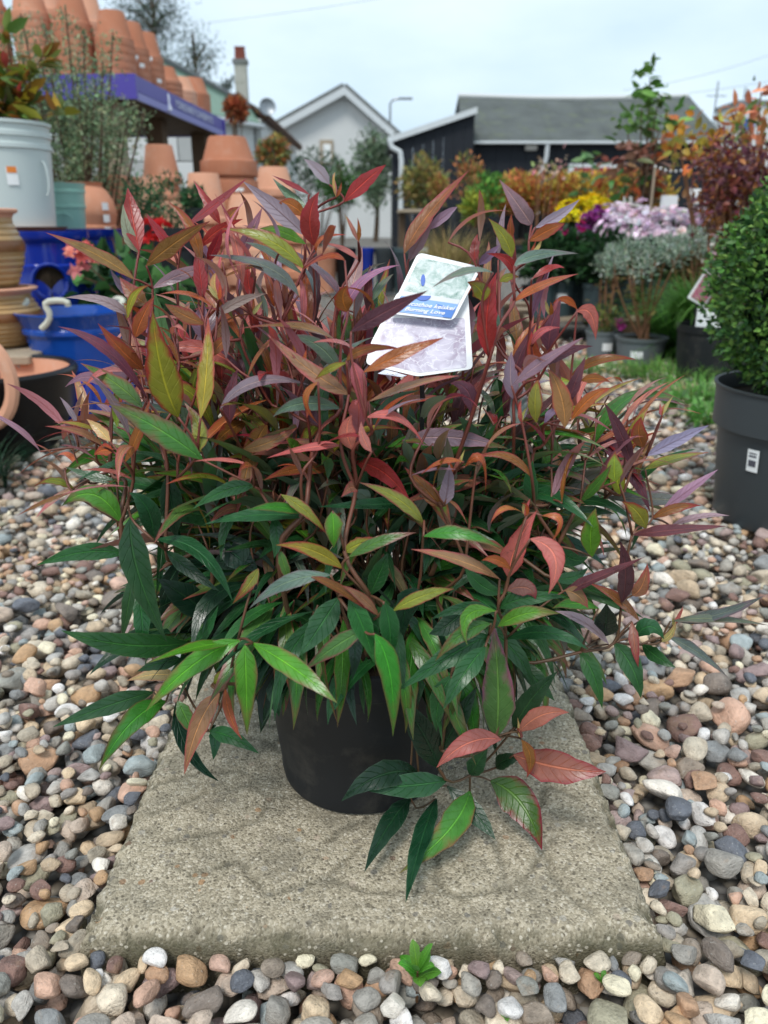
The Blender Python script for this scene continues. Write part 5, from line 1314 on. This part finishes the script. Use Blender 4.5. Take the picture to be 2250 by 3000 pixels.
# ------------------------------------------------------------------ orange spirea bench
zb = .46; Yb0 = 5.2; xa, xb_ = P(1470,560,5.4)[0], P(1950,560,5.4)[0]
bn = thing('plant_bench', ((xa+xb_)/2, 5.65, 0), 'long timber plant bench carrying the orange spirea pots', 'bench'); wB = xb_-xa+.25
for k_ in range(6): MB().box((0,-.42+.165*k_,zb-.014), (wB,.145,.028), 0, .003).build('slat', M['wood_d'], bn)
for sx in (-wB/2+.08, wB/2-.08):
    for sy in (-.4, .4): MB().box((sx,sy,(zb-.028)/2), (.07,.07,zb-.028)).build('leg', M['wood_d'], bn)
k_ = 0; names = ORD+['twelfth','thirteenth','fourteenth','fifteenth','sixteenth','seventeenth','eighteenth']; names[0] = 'first'
for row, (Y, hh, nn) in enumerate(((5.35,.22,7),(5.8,.23,7))):
    for i in range(nn):
        x = xa+.06+(xb_-xa-.10)*(i+.5*(row % 2)*.6)/(nn-.7); t, L0 = potted('spirea', f'orange and yellow spirea, {names[i]} from the feathery green plant, {"front" if row == 0 else "rear"} bench row', 'potted plant', x, Y, zb, .075, .15, M['plastic'], 'spireas on the timber bench')
        warm = i/(nn-1); pal = [(.52,.17,.06),(.54,.27,.06),(.46,.13,.06),(.46,.35,.07),(.36,.29,.07)] if warm < .4 else [(.54,.31,.06),(.52,.40,.07),(.48,.23,.06),(.40,.36,.07)] if rng.random() < .75 else [(.40,.12,.05),(.38,.22,.05),(.3,.24,.06)]
        fc = FC(); fc.bush(L0+[0,0,.15+hh*.55], (.14,.13,hh*.62), 800, .034, .018, pal, 30, .28, .4, .9, .3); fc.build('foliage', M['foldull'], t); stems(t, L0+[0,0,.13], [L0+[rng.normal()*.06,rng.normal()*.05,.15+hh*.7] for _ in range(6)], .004, M['bark_r'])
# yellow-green plants and crates left of the bench
for i, (cx, cy, Y, r, pal, lab) in enumerate(((1425,570,5.1,.10,[(.10,.24,.05),(.14,.30,.06)],'fresh green feathery plant in black pot at the bench end'),(1385,610,5.0,.07,[(.35,.36,.05),(.22,.30,.05)],'yellow green plant in black pot beside the straw grass'),
   (1370,520,6.2,.13,[(.45,.16,.06),(.35,.30,.08),(.5,.24,.12),(.14,.16,.05)],'loose orange and green shrub in front of the black shed'),(1290,550,6.6,.09,[(.40,.15,.08),(.25,.25,.06),(.5,.3,.1)],'thin reddish shrub in front of the black shed'))):
    c_ = P(cx, cy, Y); t, L0 = potted('shrub_in_pot', lab, 'potted plant', c_[0], Y, 0, .10, max(c_[2]-r*1.6, .12), M['plastic']); fc = FC(); fc.bush(c_, (r,r,r*1.25), 420, .04, .018, pal, 18, .3, .3, .6, .3); fc.build('foliage', M['foldull'], t); stems(t, (c_[0],Y,max(c_[2]-r*1.6,.12)*.9), [c_+rng.normal(size=3)*r*.5 for _ in range(6)], .004, M['bark_r'])
# straw coloured grass
c_ = P(1315, 740, 4.6); t, L0 = potted('straw_grass', 'pale straw coloured ornamental grass behind the plant label', 'potted plant', c_[0], 4.6, 0, .09, .15, M['plastic']); fc = FC(); fc.grass(L0+[0,0,.13], (.08,.08), 900, .46, [(.36,.29,.12),(.42,.33,.14),(.30,.22,.09)], .55, .004); fc.build('blades', M['foldull'], t)
# far bench with oddments on it
zt_ = .70; xa, xb_ = P(1165,600,8.5)[0], P(1360,600,8.5)[0]; t = thing('trestle_table', ((xa+xb_)/2, 8.5, 0), 'pale timber trestle table in front of the white house', 'table')
for k_ in range(4): MB().box((0,-.3+.2*k_,zt_-.015), (xb_-xa,.19,.03), 0, .003).build('plank', M['wood'], t)
for sx in (-.3,.3): MB().box((sx,0,(zt_-.03)/2), (.06,.6,zt_-.03)).build('trestle', M['wood_d'], t)
for i, (cx, cy, r, col) in enumerate(((1075,640,.06,'blue'),(1130,660,.09,'greypot'),(1190,640,.12,'tealpot'),(1240,650,.09,'grey_bucket'),(1010,650,.09,'blackpot'),(950,640,.10,'terra'))):
    Y = 7.0; x = P(cx,cy,Y)[0]; lathe_thing('planter', (x, Y, 0), [(0,0),(r*.8,0),(r,.32),(r*1.06,.33),(r*1.06,.37),(r*.95,.37),(r*.9,.3),(0,.2)], M[col], ('blue glazed','dull grey','slate teal','pale grey','black','terracotta')[i]+' planter standing before the trestle table', 'planter')
# tall plant with green tips and red lower leaves
c_ = P(1880, 400, 3.7); t, L0 = potted('tall_shrub', 'tall shrub with fresh green tips above reddish brown lower leaves', 'potted plant', P(1880,700,4.5)[0], 4.5, 0, .11, .22, M['plastic']); fc = FC(); tp = []
for (x, y, low) in ((1905,225,0),(1930,290,0),(1880,320,0),(1960,340,0),(1840,370,0),(1900,360,0),(1930,380,0),(1890,430,1),(1850,450,1),(1910,470,1),(1820,470,1),(1880,520,1),(1930,440,1),(1900,560,1),(1790,520,2),(1860,600,2),(1910,500,2),(1840,560,2)):
    q = P(x, y, 4.5+rng.uniform(-.15,.15)); tp.append(q); n = 17; pal = [[(.10,.22,.04),(.15,.28,.06),(.08,.16,.04)],[(.26,.09,.06),(.20,.10,.06),(.12,.15,.05),(.32,.12,.08)],[(.42,.10,.03),(.06,.16,.05),(.08,.2,.05),(.36,.12,.04)]][low]
    d = rng.normal(size=(n,3)); d[:,2] = .3-.5*low; fc.add(*leaf_cloud(q+rng.normal(size=(n,3))*.045, d, rng.uniform(.055,.10,n), rng.uniform(.03,.045,n), jitc(pal, n, .3)))
fc.build('foliage', M['fol'], t); stems(t, L0+[0,0,.2], tp, .007, M['bark'])
c_ = P(1720, 470, 4.9); t, L0 = potted('leafy_stem_plant', 'single stemmed green plant with drooping leaves before the shed window', 'potted plant', P(1720,600,4.9)[0], 4.9, 0, .08, .2, M['plastic']); fc = FC(); n = 26
s = rng.random(n); q = np.stack([P(1715+20*math.sin(i), 440+130*s[i], 4.9) for i in range(n)]); d = rng.normal(size=(n,3)); d[:,2] = -.2; fc.add(*leaf_cloud(q, d, .09, .035, jitc([(.12,.24,.08),(.2,.34,.15),(.08,.18,.06)], n, .2))); fc.build('foliage', M['fol'], t); stems(t, L0+[0,0,.18], [P(1712,440,4.9)], .006, M['bark'])
# orange-leaved and dark red shrubs at the right edge
def tipbush(name, label, x0, Y, tips_, pal, n, L, W, sp, pr=.11, stemr=.006, mat='fol'):
    t, L0 = potted(name, label, 'potted plant', P(x0,700,Y)[0], Y, 0, pr, .2, M['plastic']); fc = FC(); tp = []
    for (x, y) in tips_:
        q = P(x, y, Y+rng.uniform(-.12,.12)); tp.append(q); d = rng.normal(size=(n,3)); d[:,2] += .1; fc.add(*leaf_cloud(q+rng.normal(size=(n,3))*sp, d, rng.uniform(.7,1.2,n)*L, rng.uniform(.7,1.2,n)*W, jitc(pal, n, .3)))
    fc.build('foliage', M[mat], t); stems(t, L0+[0,0,.18], tp, stemr, M['bark_r']); return t
tipbush('orange_shrub', 'shrub with hanging orange and yellow autumn leaves behind the maple', 2100, 3.8, [(1990,420),(2030,400),(2070,420),(2000,470),(2060,470),(2110,430),(2140,390),(2090,380),(2150,460),(1985,400),(2180,420),(2120,500)], [(.55,.20,.03),(.60,.28,.04),(.48,.14,.04),(.45,.34,.05),(.3,.26,.05)], 16, .055, .032, .035)
tipbush('green_orange_climber', 'tall arching plant with green and salmon leaves at the orange shrub', 2225, 3.6, [(2230,270),(2200,340),(2240,330),(2225,390),(2190,380),(2250,420),(2170,350),(2210,440)], [(.12,.20,.05),(.18,.26,.06),(.55,.20,.10),(.50,.16,.08),(.45,.24,.06)], 12, .06, .026, .035)
tipbush('maple', 'dark purple red maple with small leaves beside the box ball', 2190, 3.0, [(x_, y_) for x_, y_ in zip(rng.uniform(2080,2260,34), rng.uniform(450,620,34))]+[(2120,500),(2100,560),(2240,480),(2190,520),(2090,600),(2110,440)], [(.13,.03,.035),(.10,.028,.045),(.20,.05,.03),(.26,.10,.03),(.17,.07,.08)], 34, .032, .016, .04, .12)
tipbush('orange_underplant', 'rusty orange leaved plant below the purple maple', 2130, 3.1, [(x_, y_) for x_, y_ in zip(rng.uniform(2060,2200,16), rng.uniform(590,680,16))], [(.34,.12,.02),(.40,.17,.03),(.22,.06,.02)], 26, .03, .016, .03)
tipbush('pale_flower_shrub', 'shrub with tiny white flowers between maple and box ball', 2110, 2.95, [(2080,690),(2110,720),(2130,680),(2100,760),(2090,820),(2120,780)], [(.55,.50,.48),(.60,.40,.42),(.12,.16,.05),(.3,.12,.06)], 20, .022, .014, .025)
tipbush('pink_shrub', 'sparse shrub with pale pink leaves above the orange spireas', 1590, 5.0, [(1590,500),(1620,480),(1575,485),(1640,500),(1605,515)], [(.55,.25,.25),(.5,.35,.25),(.25,.30,.10)], 12, .04, .02, .035)
t = thing('fairy_light_string', (P(1990,500,4.0)[0], 4.0, 0), 'string of small white beads hung below the orange leaves', 'string'); mb = MB(); tl_ = np.array(t.location)
pth = np.array([P(1920+15*i, 488+10*math.sin(i*.5)+1.2*i, 4.0) for i in range(13)])-tl_; mb.tube(pth, .003, 5); mb.build('cord', M['plastic'], t)
for p_ in pth: mobj('bead', ICO[1][0]*.007+p_, ICO[1][1].tolist(), M['white'], t, True)
MB().tube([pth[0]*[1,1,0], pth[0]], .006, 6).build('cane', M['wood'], t); MB().tube([pth[-1]*[1,1,0], pth[-1]], .006, 6).build('cane', M['wood'], t)
# weeds at the slab's front edge
for i, (x, y, s, n) in enumerate(((1222,2895,.75,9),(1760,2890,.3,5),(1480,2995,.25,4))):
    g = G(x, y, .015); t = thing('seedling_weed', (g[0], g[1], .016), ('bright green rosette weed growing at the slab edge','tiny green seedling between pebbles off the slab corner','tiny green seedling among the pebbles before the slab')[i], 'weed'); mb_ = []
    MB().tube([(0,0,-.015),(0,0,.012*s),(0,-.002,.024*s)], [.0016*s,.0014*s,.001*s], 6).build('stem', M['stem'], t)
    for k_ in range(n):
        a = 2.4*k_; Lf = (.028-.0012*k_)*s; tl2 = np.array([math.cos(a)*Lf*.85, math.sin(a)*Lf*.85, (.02+.004*k_)*s]); b3 = np.array([0,0,.010*s+.0015*k_*s]); m3 = (b3+tl2)/2+[0,0,.005*s]
        KIND['F'] = ((.10,.30,.03),(.14,.36,.05),(.2,.4,.1),.1); va, fa, aa = leaf_arrays(bez(b3,m3,tl2), Lf*.27, np.array([0,0,1.]), 'F', .1, True); mobj('leaf', va, fa, M['leaf'], t, True, **aa)

# ------------------------------------------------------------------ buildings
def wallquad(name, a, b_, z0, z1, th, mat, parent):     # vertical wall between plan points
    a, b_ = np.asarray(a, float), np.asarray(b_, float); L = np.linalg.norm(b_-a); c_ = (a+b_)/2
    return MB().box((c_[0], c_[1], (z0+z1)/2), (L, th, z1-z0), math.atan2(*(b_-a)[::-1])).build(name, mat, parent)
# black shed
Ys = 17.0; xL, xM, xR = P(1150,400,Ys)[0], P(1368,400,Ys)[0], P(2110,400,Ys)[0]; zE = P(1700,412,Ys)[2]; zR = P(1700,282,Ys+2.2)[2]
sh = thing('black_shed', (xM, Ys, 0), 'long black boarded shed with mossy grey felt roof and white gutter', 'shed'); O = np.array(sh.location)
bwid = .30; nb_ = int((xR-xM)/bwid)
for k_ in range(nb_+1): 
    x = xM+bwid*k_; ww = min(bwid, xR-x); 
    if ww > .03: MB().box((x+ww/2-O[0], .05+.004*(k_ % 2), zE/2), (ww-.006, .05, zE)).build('board', M['blackshed'], sh)
MB().box(((xM+xR)/2-O[0], 4.2, zE/2), (xR-xM, .06, zE)).build('rear_wall', M['blackshed'], sh)
for x in (xM+.03, xR-.03): mobj('gable', [(x-O[0]+e,y,z) for e in (-.03,.03) for y, z in ((.1,0),(4.2,0),(4.2,zE),(2.2,zR-.05),(.1,zE))], [(0,1,2,3,4),(9,8,7,6,5)]+[(i,(i+1)%5+0,(i+1)%5+5,i+5) for i in range(5)], M['blackshed'], sh)
xl0, xl1 = P(1355,405,Ys)[0]-O[0], P(2125,415,Ys)[0]-O[0]; nr = 9
for k_ in range(nr):
    u0, u1 = xl0+(xl1-xl0)*k_/nr, xl0+(xl1-xl0)*(k_+1)/nr; sag = lambda u: -.05*math.sin(math.pi*(u-xl0)/(xl1-xl0))
    r0_ = xl0+(xl1-xl0)*k_/nr*.97+.08; r1_ = xl0+(xl1-xl0)*(k_+1)/nr*.97+.08
    MB().quadslab([(u0,-.12,zE-.02+.004*(k_%2)),(u1+.02,-.12,zE-.02+.004*(k_%2)),(r1_+.02,2.2,zR+sag(u1)+.004*(k_%2)),(r0_,2.2,zR+sag(u0)+.004*(k_%2))], .04).build('felt_strip', M['felt'], sh)
    MB().quadslab([(r0_,2.2,zR+sag(u0)),(r1_,2.2,zR+sag(u1)),(u1,4.5,zE),(u0,4.5,zE)], .04).build('felt_strip', M['felt'], sh)
    MB().tube([(r0_,2.2,zR+sag(u0)+.01),(r1_,2.2,zR+sag(u1)+.01)], .06, 8).build('ridge_tile', M['white_wall'], sh)
MB().box(((xl0+xl1)/2, -.15, zE-.05), (xl1-xl0, .09, .05), 0, .01).build('gutter', M['white_paint'], sh)
dp = P(1602,440,Ys-.1)[0]-O[0]; MB().tube([(dp,-.14,zE-.06),(dp,-.12,zE-.3),(dp-.06,-.05,zE-.6),(dp-.07,-.03,.05)], .045, 8).build('downpipe', M['white_paint'], sh, True)
wx0, wx1 = P(1665,500,Ys)[0]-O[0], P(1805,500,Ys)[0]-O[0]; wz0, wz1 = P(1700,560,Ys)[2], P(1700,480,Ys)[2]
w_ = MB().box(((wx0+wx1)/2, .0, (wz0+wz1)/2), (wx1-wx0, .06, wz1-wz0)).build('window', M['white_paint'], sh)
for k_ in range(2):
    a, b_ = wx0+.10+(wx1-wx0-.16)*k_/2, wx0+.06+(wx1-wx0-.16)*(k_+1)/2
    MB().box(((a+b_)/2, -.035, (wz0+wz1)/2), (b_-a, .012, wz1-wz0-.14)).build('pane', M['red_cloth'], w_); MB().box(((a+b_)/2, -.045, (wz0+wz1)/2), (b_-a, .01, .03)).build('glazing_bar', M['white_paint'], w_)
lx = P(1555,432,Ys)[0]-O[0]; MB().box((lx,-.03,P(1555,432,Ys)[2]), (.24,.1,.12), 0, .02).build('wall_light', M['cream_wall'], sh)
# lean-to wing of the shed
le = thing('lean_to', (xL, Ys-.4, 0), 'black lean-to with sloping white fascia and downpipe against the shed', 'lean-to'); O = np.array(le.location); Yl_ = Ys-.4
zA, zB = P(1150,402,Yl_)[2], P(1392,322,Yl_)[2]; xw = P(1392,322,Yl_)[0]-O[0]; nbw = 8
for k_ in range(nbw):
    a, b_ = xw*k_/nbw, xw*(k_+1)/nbw; za, zb2 = zA+(zB-zA)*k_/nbw, zA+(zB-zA)*(k_+1)/nbw; e = .004*(k_ % 2)
    mobj('board', [(a+.003,e,0),(b_-.003,e,0),(b_-.003,e,zb2),(a+.003,e,za),(a+.003,.05+e,0),(b_-.003,.05+e,0),(b_-.003,.05+e,zb2),(a+.003,.05+e,za)], [(0,1,2,3),(7,6,5,4),(0,4,5,1),(1,5,6,2),(2,6,7,3),(3,7,4,0)], M['blackshed'], le)
MB().quadslab([(-.10,-.10,zA-.02),(xw+.02,-.10,zB+.03),(xw+.02,3.5,zB+.03),(-.10,3.5,zA-.02)], .05).build('roof', M['felt'], le)
MB().quadslab([(-.10,-.12,zA-.12),(xw+.03,-.12,zB-.07),(xw+.03,-.12,zB+.04),(-.10,-.12,zA-.01)], .025).build('fascia', M['white_paint'], le)
q = [P(x, y, Yl_-.15)-O for x, y in ((1140,410),(1148,432),(1172,445),(1176,470),(1174,600))]; q.append(np.array([q[-1][0], q[-1][1], .02])); MB().tube(q, .05, 10).build('downpipe', M['white_paint'], le, True)
MB().box((.03,1.8,zA/2-.05), (.05,3.4,zA-.1)).build('side_wall', M['blackshed'], le)
# white gable house
Yh = 40.0; ap, el_, er_ = P(1010,268,Yh), P(822,372,Yh), P(1150,392,Yh); hs = thing('white_house', (ap[0], Yh, 0), 'white rendered house with a plain gable and grey roof beyond the yard', 'house'); O = np.array(hs.location)
A0, E0, E1 = ap-O, el_-O, er_-O; dz_ = 9.0
mobj('wall', [(E0[0],0,0),(E1[0],0,0),(E1[0],0,E1[2]),(A0[0],0,A0[2]),(E0[0],0,E0[2]),(E0[0],dz_,0),(E1[0],dz_,0),(E1[0],dz_,E1[2]),(A0[0],dz_,A0[2]),(E0[0],dz_,E0[2])], [(0,1,2,3,4),(9,8,7,6,5),(0,4,9,5),(1,6,7,2),(0,5,6,1),(4,3,8,9),(3,2,7,8)], M['white_wall'], hs)
ov = .45; sl = lambda E: (A0-E)/np.linalg.norm(A0-E)
for E, s in ((E0,-1),(E1,1)):
    e = E-sl(E)*.5; up = np.array([0,0,.16]); 
    MB().quadslab([A0+up+[0,-ov,0], A0+up+[0,dz_,0], e+up+[0,dz_,0], e+up+[0,-ov,0]] if s < 0 else [A0+up+[0,dz_,0], A0+up+[0,-ov,0], e+up+[0,-ov,0], e+up+[0,dz_,0]], -.14 if s < 0 else -.14).build('roof', M['slate'], hs)
    MB().quadslab([A0+[0,-ov-.03,.13], e+[0,-ov-.03,.13], e+[0,-ov-.03,-.20], A0+[0,-ov-.03,-.20]], .05).build('barge_board', M['white_paint'], hs)
wc = P(957,446,Yh-.1)-O; w_ = MB().box((wc[0],-.05,wc[2]), (.62,.12,1.05)).build('window', M['wood'], hs); MB().box((wc[0]+.02,-.12,wc[2]-.05), (.36,.04,.80)).build('pane', M['white'], w_)
# cottage with the green roof and chimney
Rn, Rf = P(470,175,19), P(770,332,33); En, Ef = P(560,322,17), P(772,362,31)
ct = thing('cottage', (Rn[0], 19, 0), 'white cottage with long green roof and tall rendered chimney', 'cottage'); O = np.array(ct.location)
Rn, Rf, En, Ef = Rn-O, Rf-O, En-O, Ef-O
MB().quadslab([Rn, En, Ef, Rf], .12).build('roof', M['green_roof'], ct)
bk = lambda p, q: np.array([2*p[0]-q[0], q[1], q[2]])
MB().quadslab([Rn, Rf, bk(Rf,Ef), bk(Rn,En)], .12).build('roof', M['green_roof'], ct)
MB().tube([Rn+[0,0,.03], Rf+[0,0,.03]], .09, 8).build('ridge', M['slate'], ct)
dn = (Ef-En); wn = En+np.array([-.25,0,-.12]); wf = Ef+np.array([-.25,0,-.12])
def prism_wall(nm, a, b_, mat, par, th=.2): mobj(nm, [(a[0],a[1],0),(b_[0],b_[1],0),(b_[0],b_[1],b_[2]),(a[0],a[1],a[2]),(a[0]-th,a[1],0),(b_[0]-th,b_[1],0),(b_[0]-th,b_[1],b_[2]),(a[0]-th,a[1],a[2])], [(0,1,2,3),(7,6,5,4),(0,4,5,1),(1,5,6,2),(2,6,7,3),(3,7,4,0)], mat, par)
prism_wall('wall', wn, wf, M['white_wall'], ct); MB().tube([En+[.06,0,-.1], Ef+[.06,0,-.1]], .07, 6).build('gutter', M['white_paint'], ct)
gn = bk(Rn,En); mobj('gable_wall', [(wn[0],wn[1]+.1,0),(gn[0]+.3,gn[1]+.1,0),(gn[0]+.3,gn[1]+.1,gn[2]-.12),(Rn[0],wn[1]+.1,Rn[2]-.15),(wn[0],wn[1]+.1,wn[2])], [(0,1,2,3,4)], M['white_wall'], ct)
for s in (.25,.5,.75):
    c_ = wn+(wf-wn)*s; MB().box((c_[0]+.03, c_[1], c_[2]*.62), (.10, 1.0, .9)).build('window', M['wood'], ct)
ck = P(711,300,32)-O; cz1 = P(711,188,32)[2]; cz0 = P(711,330,32)[2]-1.0; cw = 34*pxm(32,250)
ch_ = MB().box((ck[0], ck[1], (cz0+cz1)/2), (cw, cw*.8, cz1-cz0)).build('chimney', M['brick'], ct); MB().box((ck[0], ck[1], cz1+.07), (cw*1.25, cw, .14)).build('chimney_cap', M['slate'], ch_)
for s in (-.2,.2): MB().lathe([(.13,0),(.11,.36),(.13,.42),(.09,.42)], 14, (ck[0]+s*cw*.9, ck[1], cz1+.13)).build('chimney_pot', M['claypot'], ch_, True)
# low outbuilding with mossy gutter between cottage and house
a, b_ = P(775,340,22), P(880,436,15); t = thing('outbuilding', (a[0], 22, 0), 'low white outbuilding with mossy red brown roof edge beside the cottage', 'outbuilding'); O = np.array(t.location); a, b_ = P(775,338,30)-O, P(878,432,38)-O
MB().quadslab([a+[-.9,0,.75], b_+[-.9,0,.6], b_, a], -.12).build('roof', M['dark_roof'], t); MB().tube([a, b_], .14, 6).build('gutter', M['dark_roof'], t); prism_wall('wall', a+np.array([-.15,0,-.1]), b_+np.array([-.15,0,-.1]), M['white_wall'], t)
ds = P(783,315,30)-O; dish = MB().lathe([(0,0),(.14,.015),(.27,.07),(.285,.085)], 24).build('satellite_dish', M['metal'], t, True); dish.location = ds; dish.rotation_euler = (R_(80),0,R_(15)); MB().tube([ds+[0,.1,0], a+[-.1,.2,.2]], .03, 6).build('dish_arm', M['metal'], t)
# far pale building and masts on the right
t = thing('far_building', (P(2180,330,48)[0], 48, 0), 'distant pale flat roofed building beyond the shed end', 'building'); z1 = P(2180,318,48)[2]; MB().box((.6,0,z1/2), (3.2,3,z1)).build('wall', M['white_wall'], t); MB().box((.6,0,z1+.1), (3.4,3.2,.2)).build('roof', M['slate'], t); MB().box((-.5,-1.55,z1*.86), (1.0,.1,.5)).build('blue_sign', M['blue_l'], t)
for i, (x, y0) in enumerate(((2105,238),(2185,255))):
    p_ = P(x, y0, 40); t = thing('mast', (p_[0], 40, 0), ('taller thin grey mast behind the shed end','shorter thin grey mast by the far building')[i], 'mast'); MB().tube([(0,0,0),(0,0,p_[2])], .035, 6).build('pole', M['metal'], t); MB().box((0,0,p_[2]-.6), (.9,.04,.04)).build('crossbar', M['metal'], t)
# street lamp
p0, p1, p2 = P(1143,292,45), P(1160,294,45), P(1195,296,45); t = thing('street_lamp', (p0[0], 45, 0), 'slim grey street lamp behind the white house', 'street lamp'); O = np.array(t.location)
MB().tube([(0,0,0),(0,0,p0[2]-.2),(.15,0,p0[2]),(.5,0,p0[2]+.05)], .055, 8).build('post', M['metal'], t, True); MB().box((.8,0,p0[2]+.05), (.75,.22,.1), 0, .03).build('lamp_head', M['metal'], t)
# overhead wires
for i, (a, b_) in enumerate((((420,95),(1250,-20)),((2000,240),(2300,150)),((1900,290),(2300,235)))):
    pa, pb_ = P(*a, 30), P(*b_, 30); t = thing('overhead_wire', (pa[0],30,pa[2]), ('overhead wire crossing the sky above the chimney','upper overhead wire by the masts','lower overhead wire by the masts')[i], 'wire'); s = np.linspace(-.6, 1.6, 14)[:,None]; q = (pb_-pa)*s; q[:,2] += .25*(s[:,0]-.5)**2; MB().tube(q, .007, 5).build('cable', M['metal'], t)
# trees
def tree(label, x0, Y, tips_, trunk_top, pal, n=260, L=.35, W=.07, sp=.6, r=.18, name='pine_tree'):
    b_ = P(x0, 600, Y); t = thing(name, (b_[0], Y, 0), label, 'tree'); O = np.array(t.location); tt = P(*trunk_top, Y); mb = MB(); mb.tube(bez(O, (O+tt)/2+[.1,0,0], tt, 10)-O, np.linspace(r, r*.25, 11), 8); fc = FC()
    for (x, y, s) in tips_:
        q = P(x, y, Y+rng.uniform(-.8,.8)); f_ = np.clip((q[2]-.8-O[2])/(tt[2]-O[2]), .3, .97); b2 = O+(tt-O)*f_; mb.tube(bez(b2, (b2+q)/2+[0,0,.2], q, 6)-O, np.linspace(r*.3, r*.08, 7), 5)
        m_ = int(n*s); pp = b2+(q-b2)*rng.uniform(.35,1.05,(m_,1))+rng.normal(size=(m_,3))*sp*s*.6; fc.add(*leaf_cloud(pp, rng.normal(size=(m_,3))+[0,0,.3], L*rng.uniform(.6,1.2,m_), W, jitc(pal, m_, .3)))
    mb.build('trunk', M['bark'], t, True); fc.build('crown', M['foldull'], t); return t
PIN = [(.05,.075,.05),(.07,.10,.06),(.035,.055,.04)]
tree('tall sparse dark pine behind the terracotta stacks', 440, 36, [(380,30,.9),(365,60,.7),(400,75,1),(470,15,.8),(420,110,1),(500,40,.7),(390,130,.9),(530,30,.5),(460,120,.8),(350,20,.6),(450,60,.8),(345,-30,.9),(420,-40,1),(500,-30,.8),(480,80,.6)], (445,-60), PIN, 300, .22, .035, .85)
tree('smaller dark pine leaning beside the chimney', 590, 34, [(560,100,.7),(545,140,.9),(590,150,.8),(620,125,.6),(540,180,1),(580,190,.9),(630,160,.5),(560,215,.8)], (565,90), PIN, 230, .20, .035, .7, .12)
tree('thin dark branch of tree at the chimney foot', 640, 38, [(690,228,.35),(660,240,.5),(630,250,.6),(675,236,.4)], (650,235), PIN, 200, .2, .04, .3, .08)
t_ = tree('broad grey green tree in front of the white gable', 1100, 30, [(1090,400,.9),(1060,440,.9),(1110,430,1),(1140,470,1),(1080,480,1),(1050,500,.9),(1120,520,1),(1090,540,1),(1150,420,.6)], (1095,400), [(.14,.20,.12),(.18,.24,.15),(.10,.15,.09)], 420, .16, .07, .34, .10, 'broad_tree')
for i, (cx, cy, Y, r, pal) in enumerate(((930,520,20,.65,DGRN),(1000,545,18,.45,GRN),(1240,540,14,.4,[(.25,.22,.06),(.12,.15,.06),(.3,.2,.08)]),(690,322,16,.17,[(.40,.09,.04),(.30,.08,.04),(.35,.15,.06)]),(800,450,15,.26,[(.30,.24,.06),(.16,.2,.08),(.4,.15,.06)]))):
    c_ = P(cx, cy, Y); t = thing('garden_shrub', (c_[0], Y, 0), ('dark green shrub before the white house','fresh green shrub before the white house','yellowish twiggy shrub before the lean-to','rusty red climber on the cottage','straggly yellow shrub before the outbuilding')[i], 'shrub'); fc = FC(); fc.bush(c_, (r,r*.8,max(r, .2)), 900, .11, .05, pal, 24, .3, .3, .3, .3); fc.build('crown', M['foldull'], t); stems(t, (c_[0],Y,0), [c_+rng.normal(size=3)*r*.5 for _ in range(7)], .02, M['bark'], 'trunk')
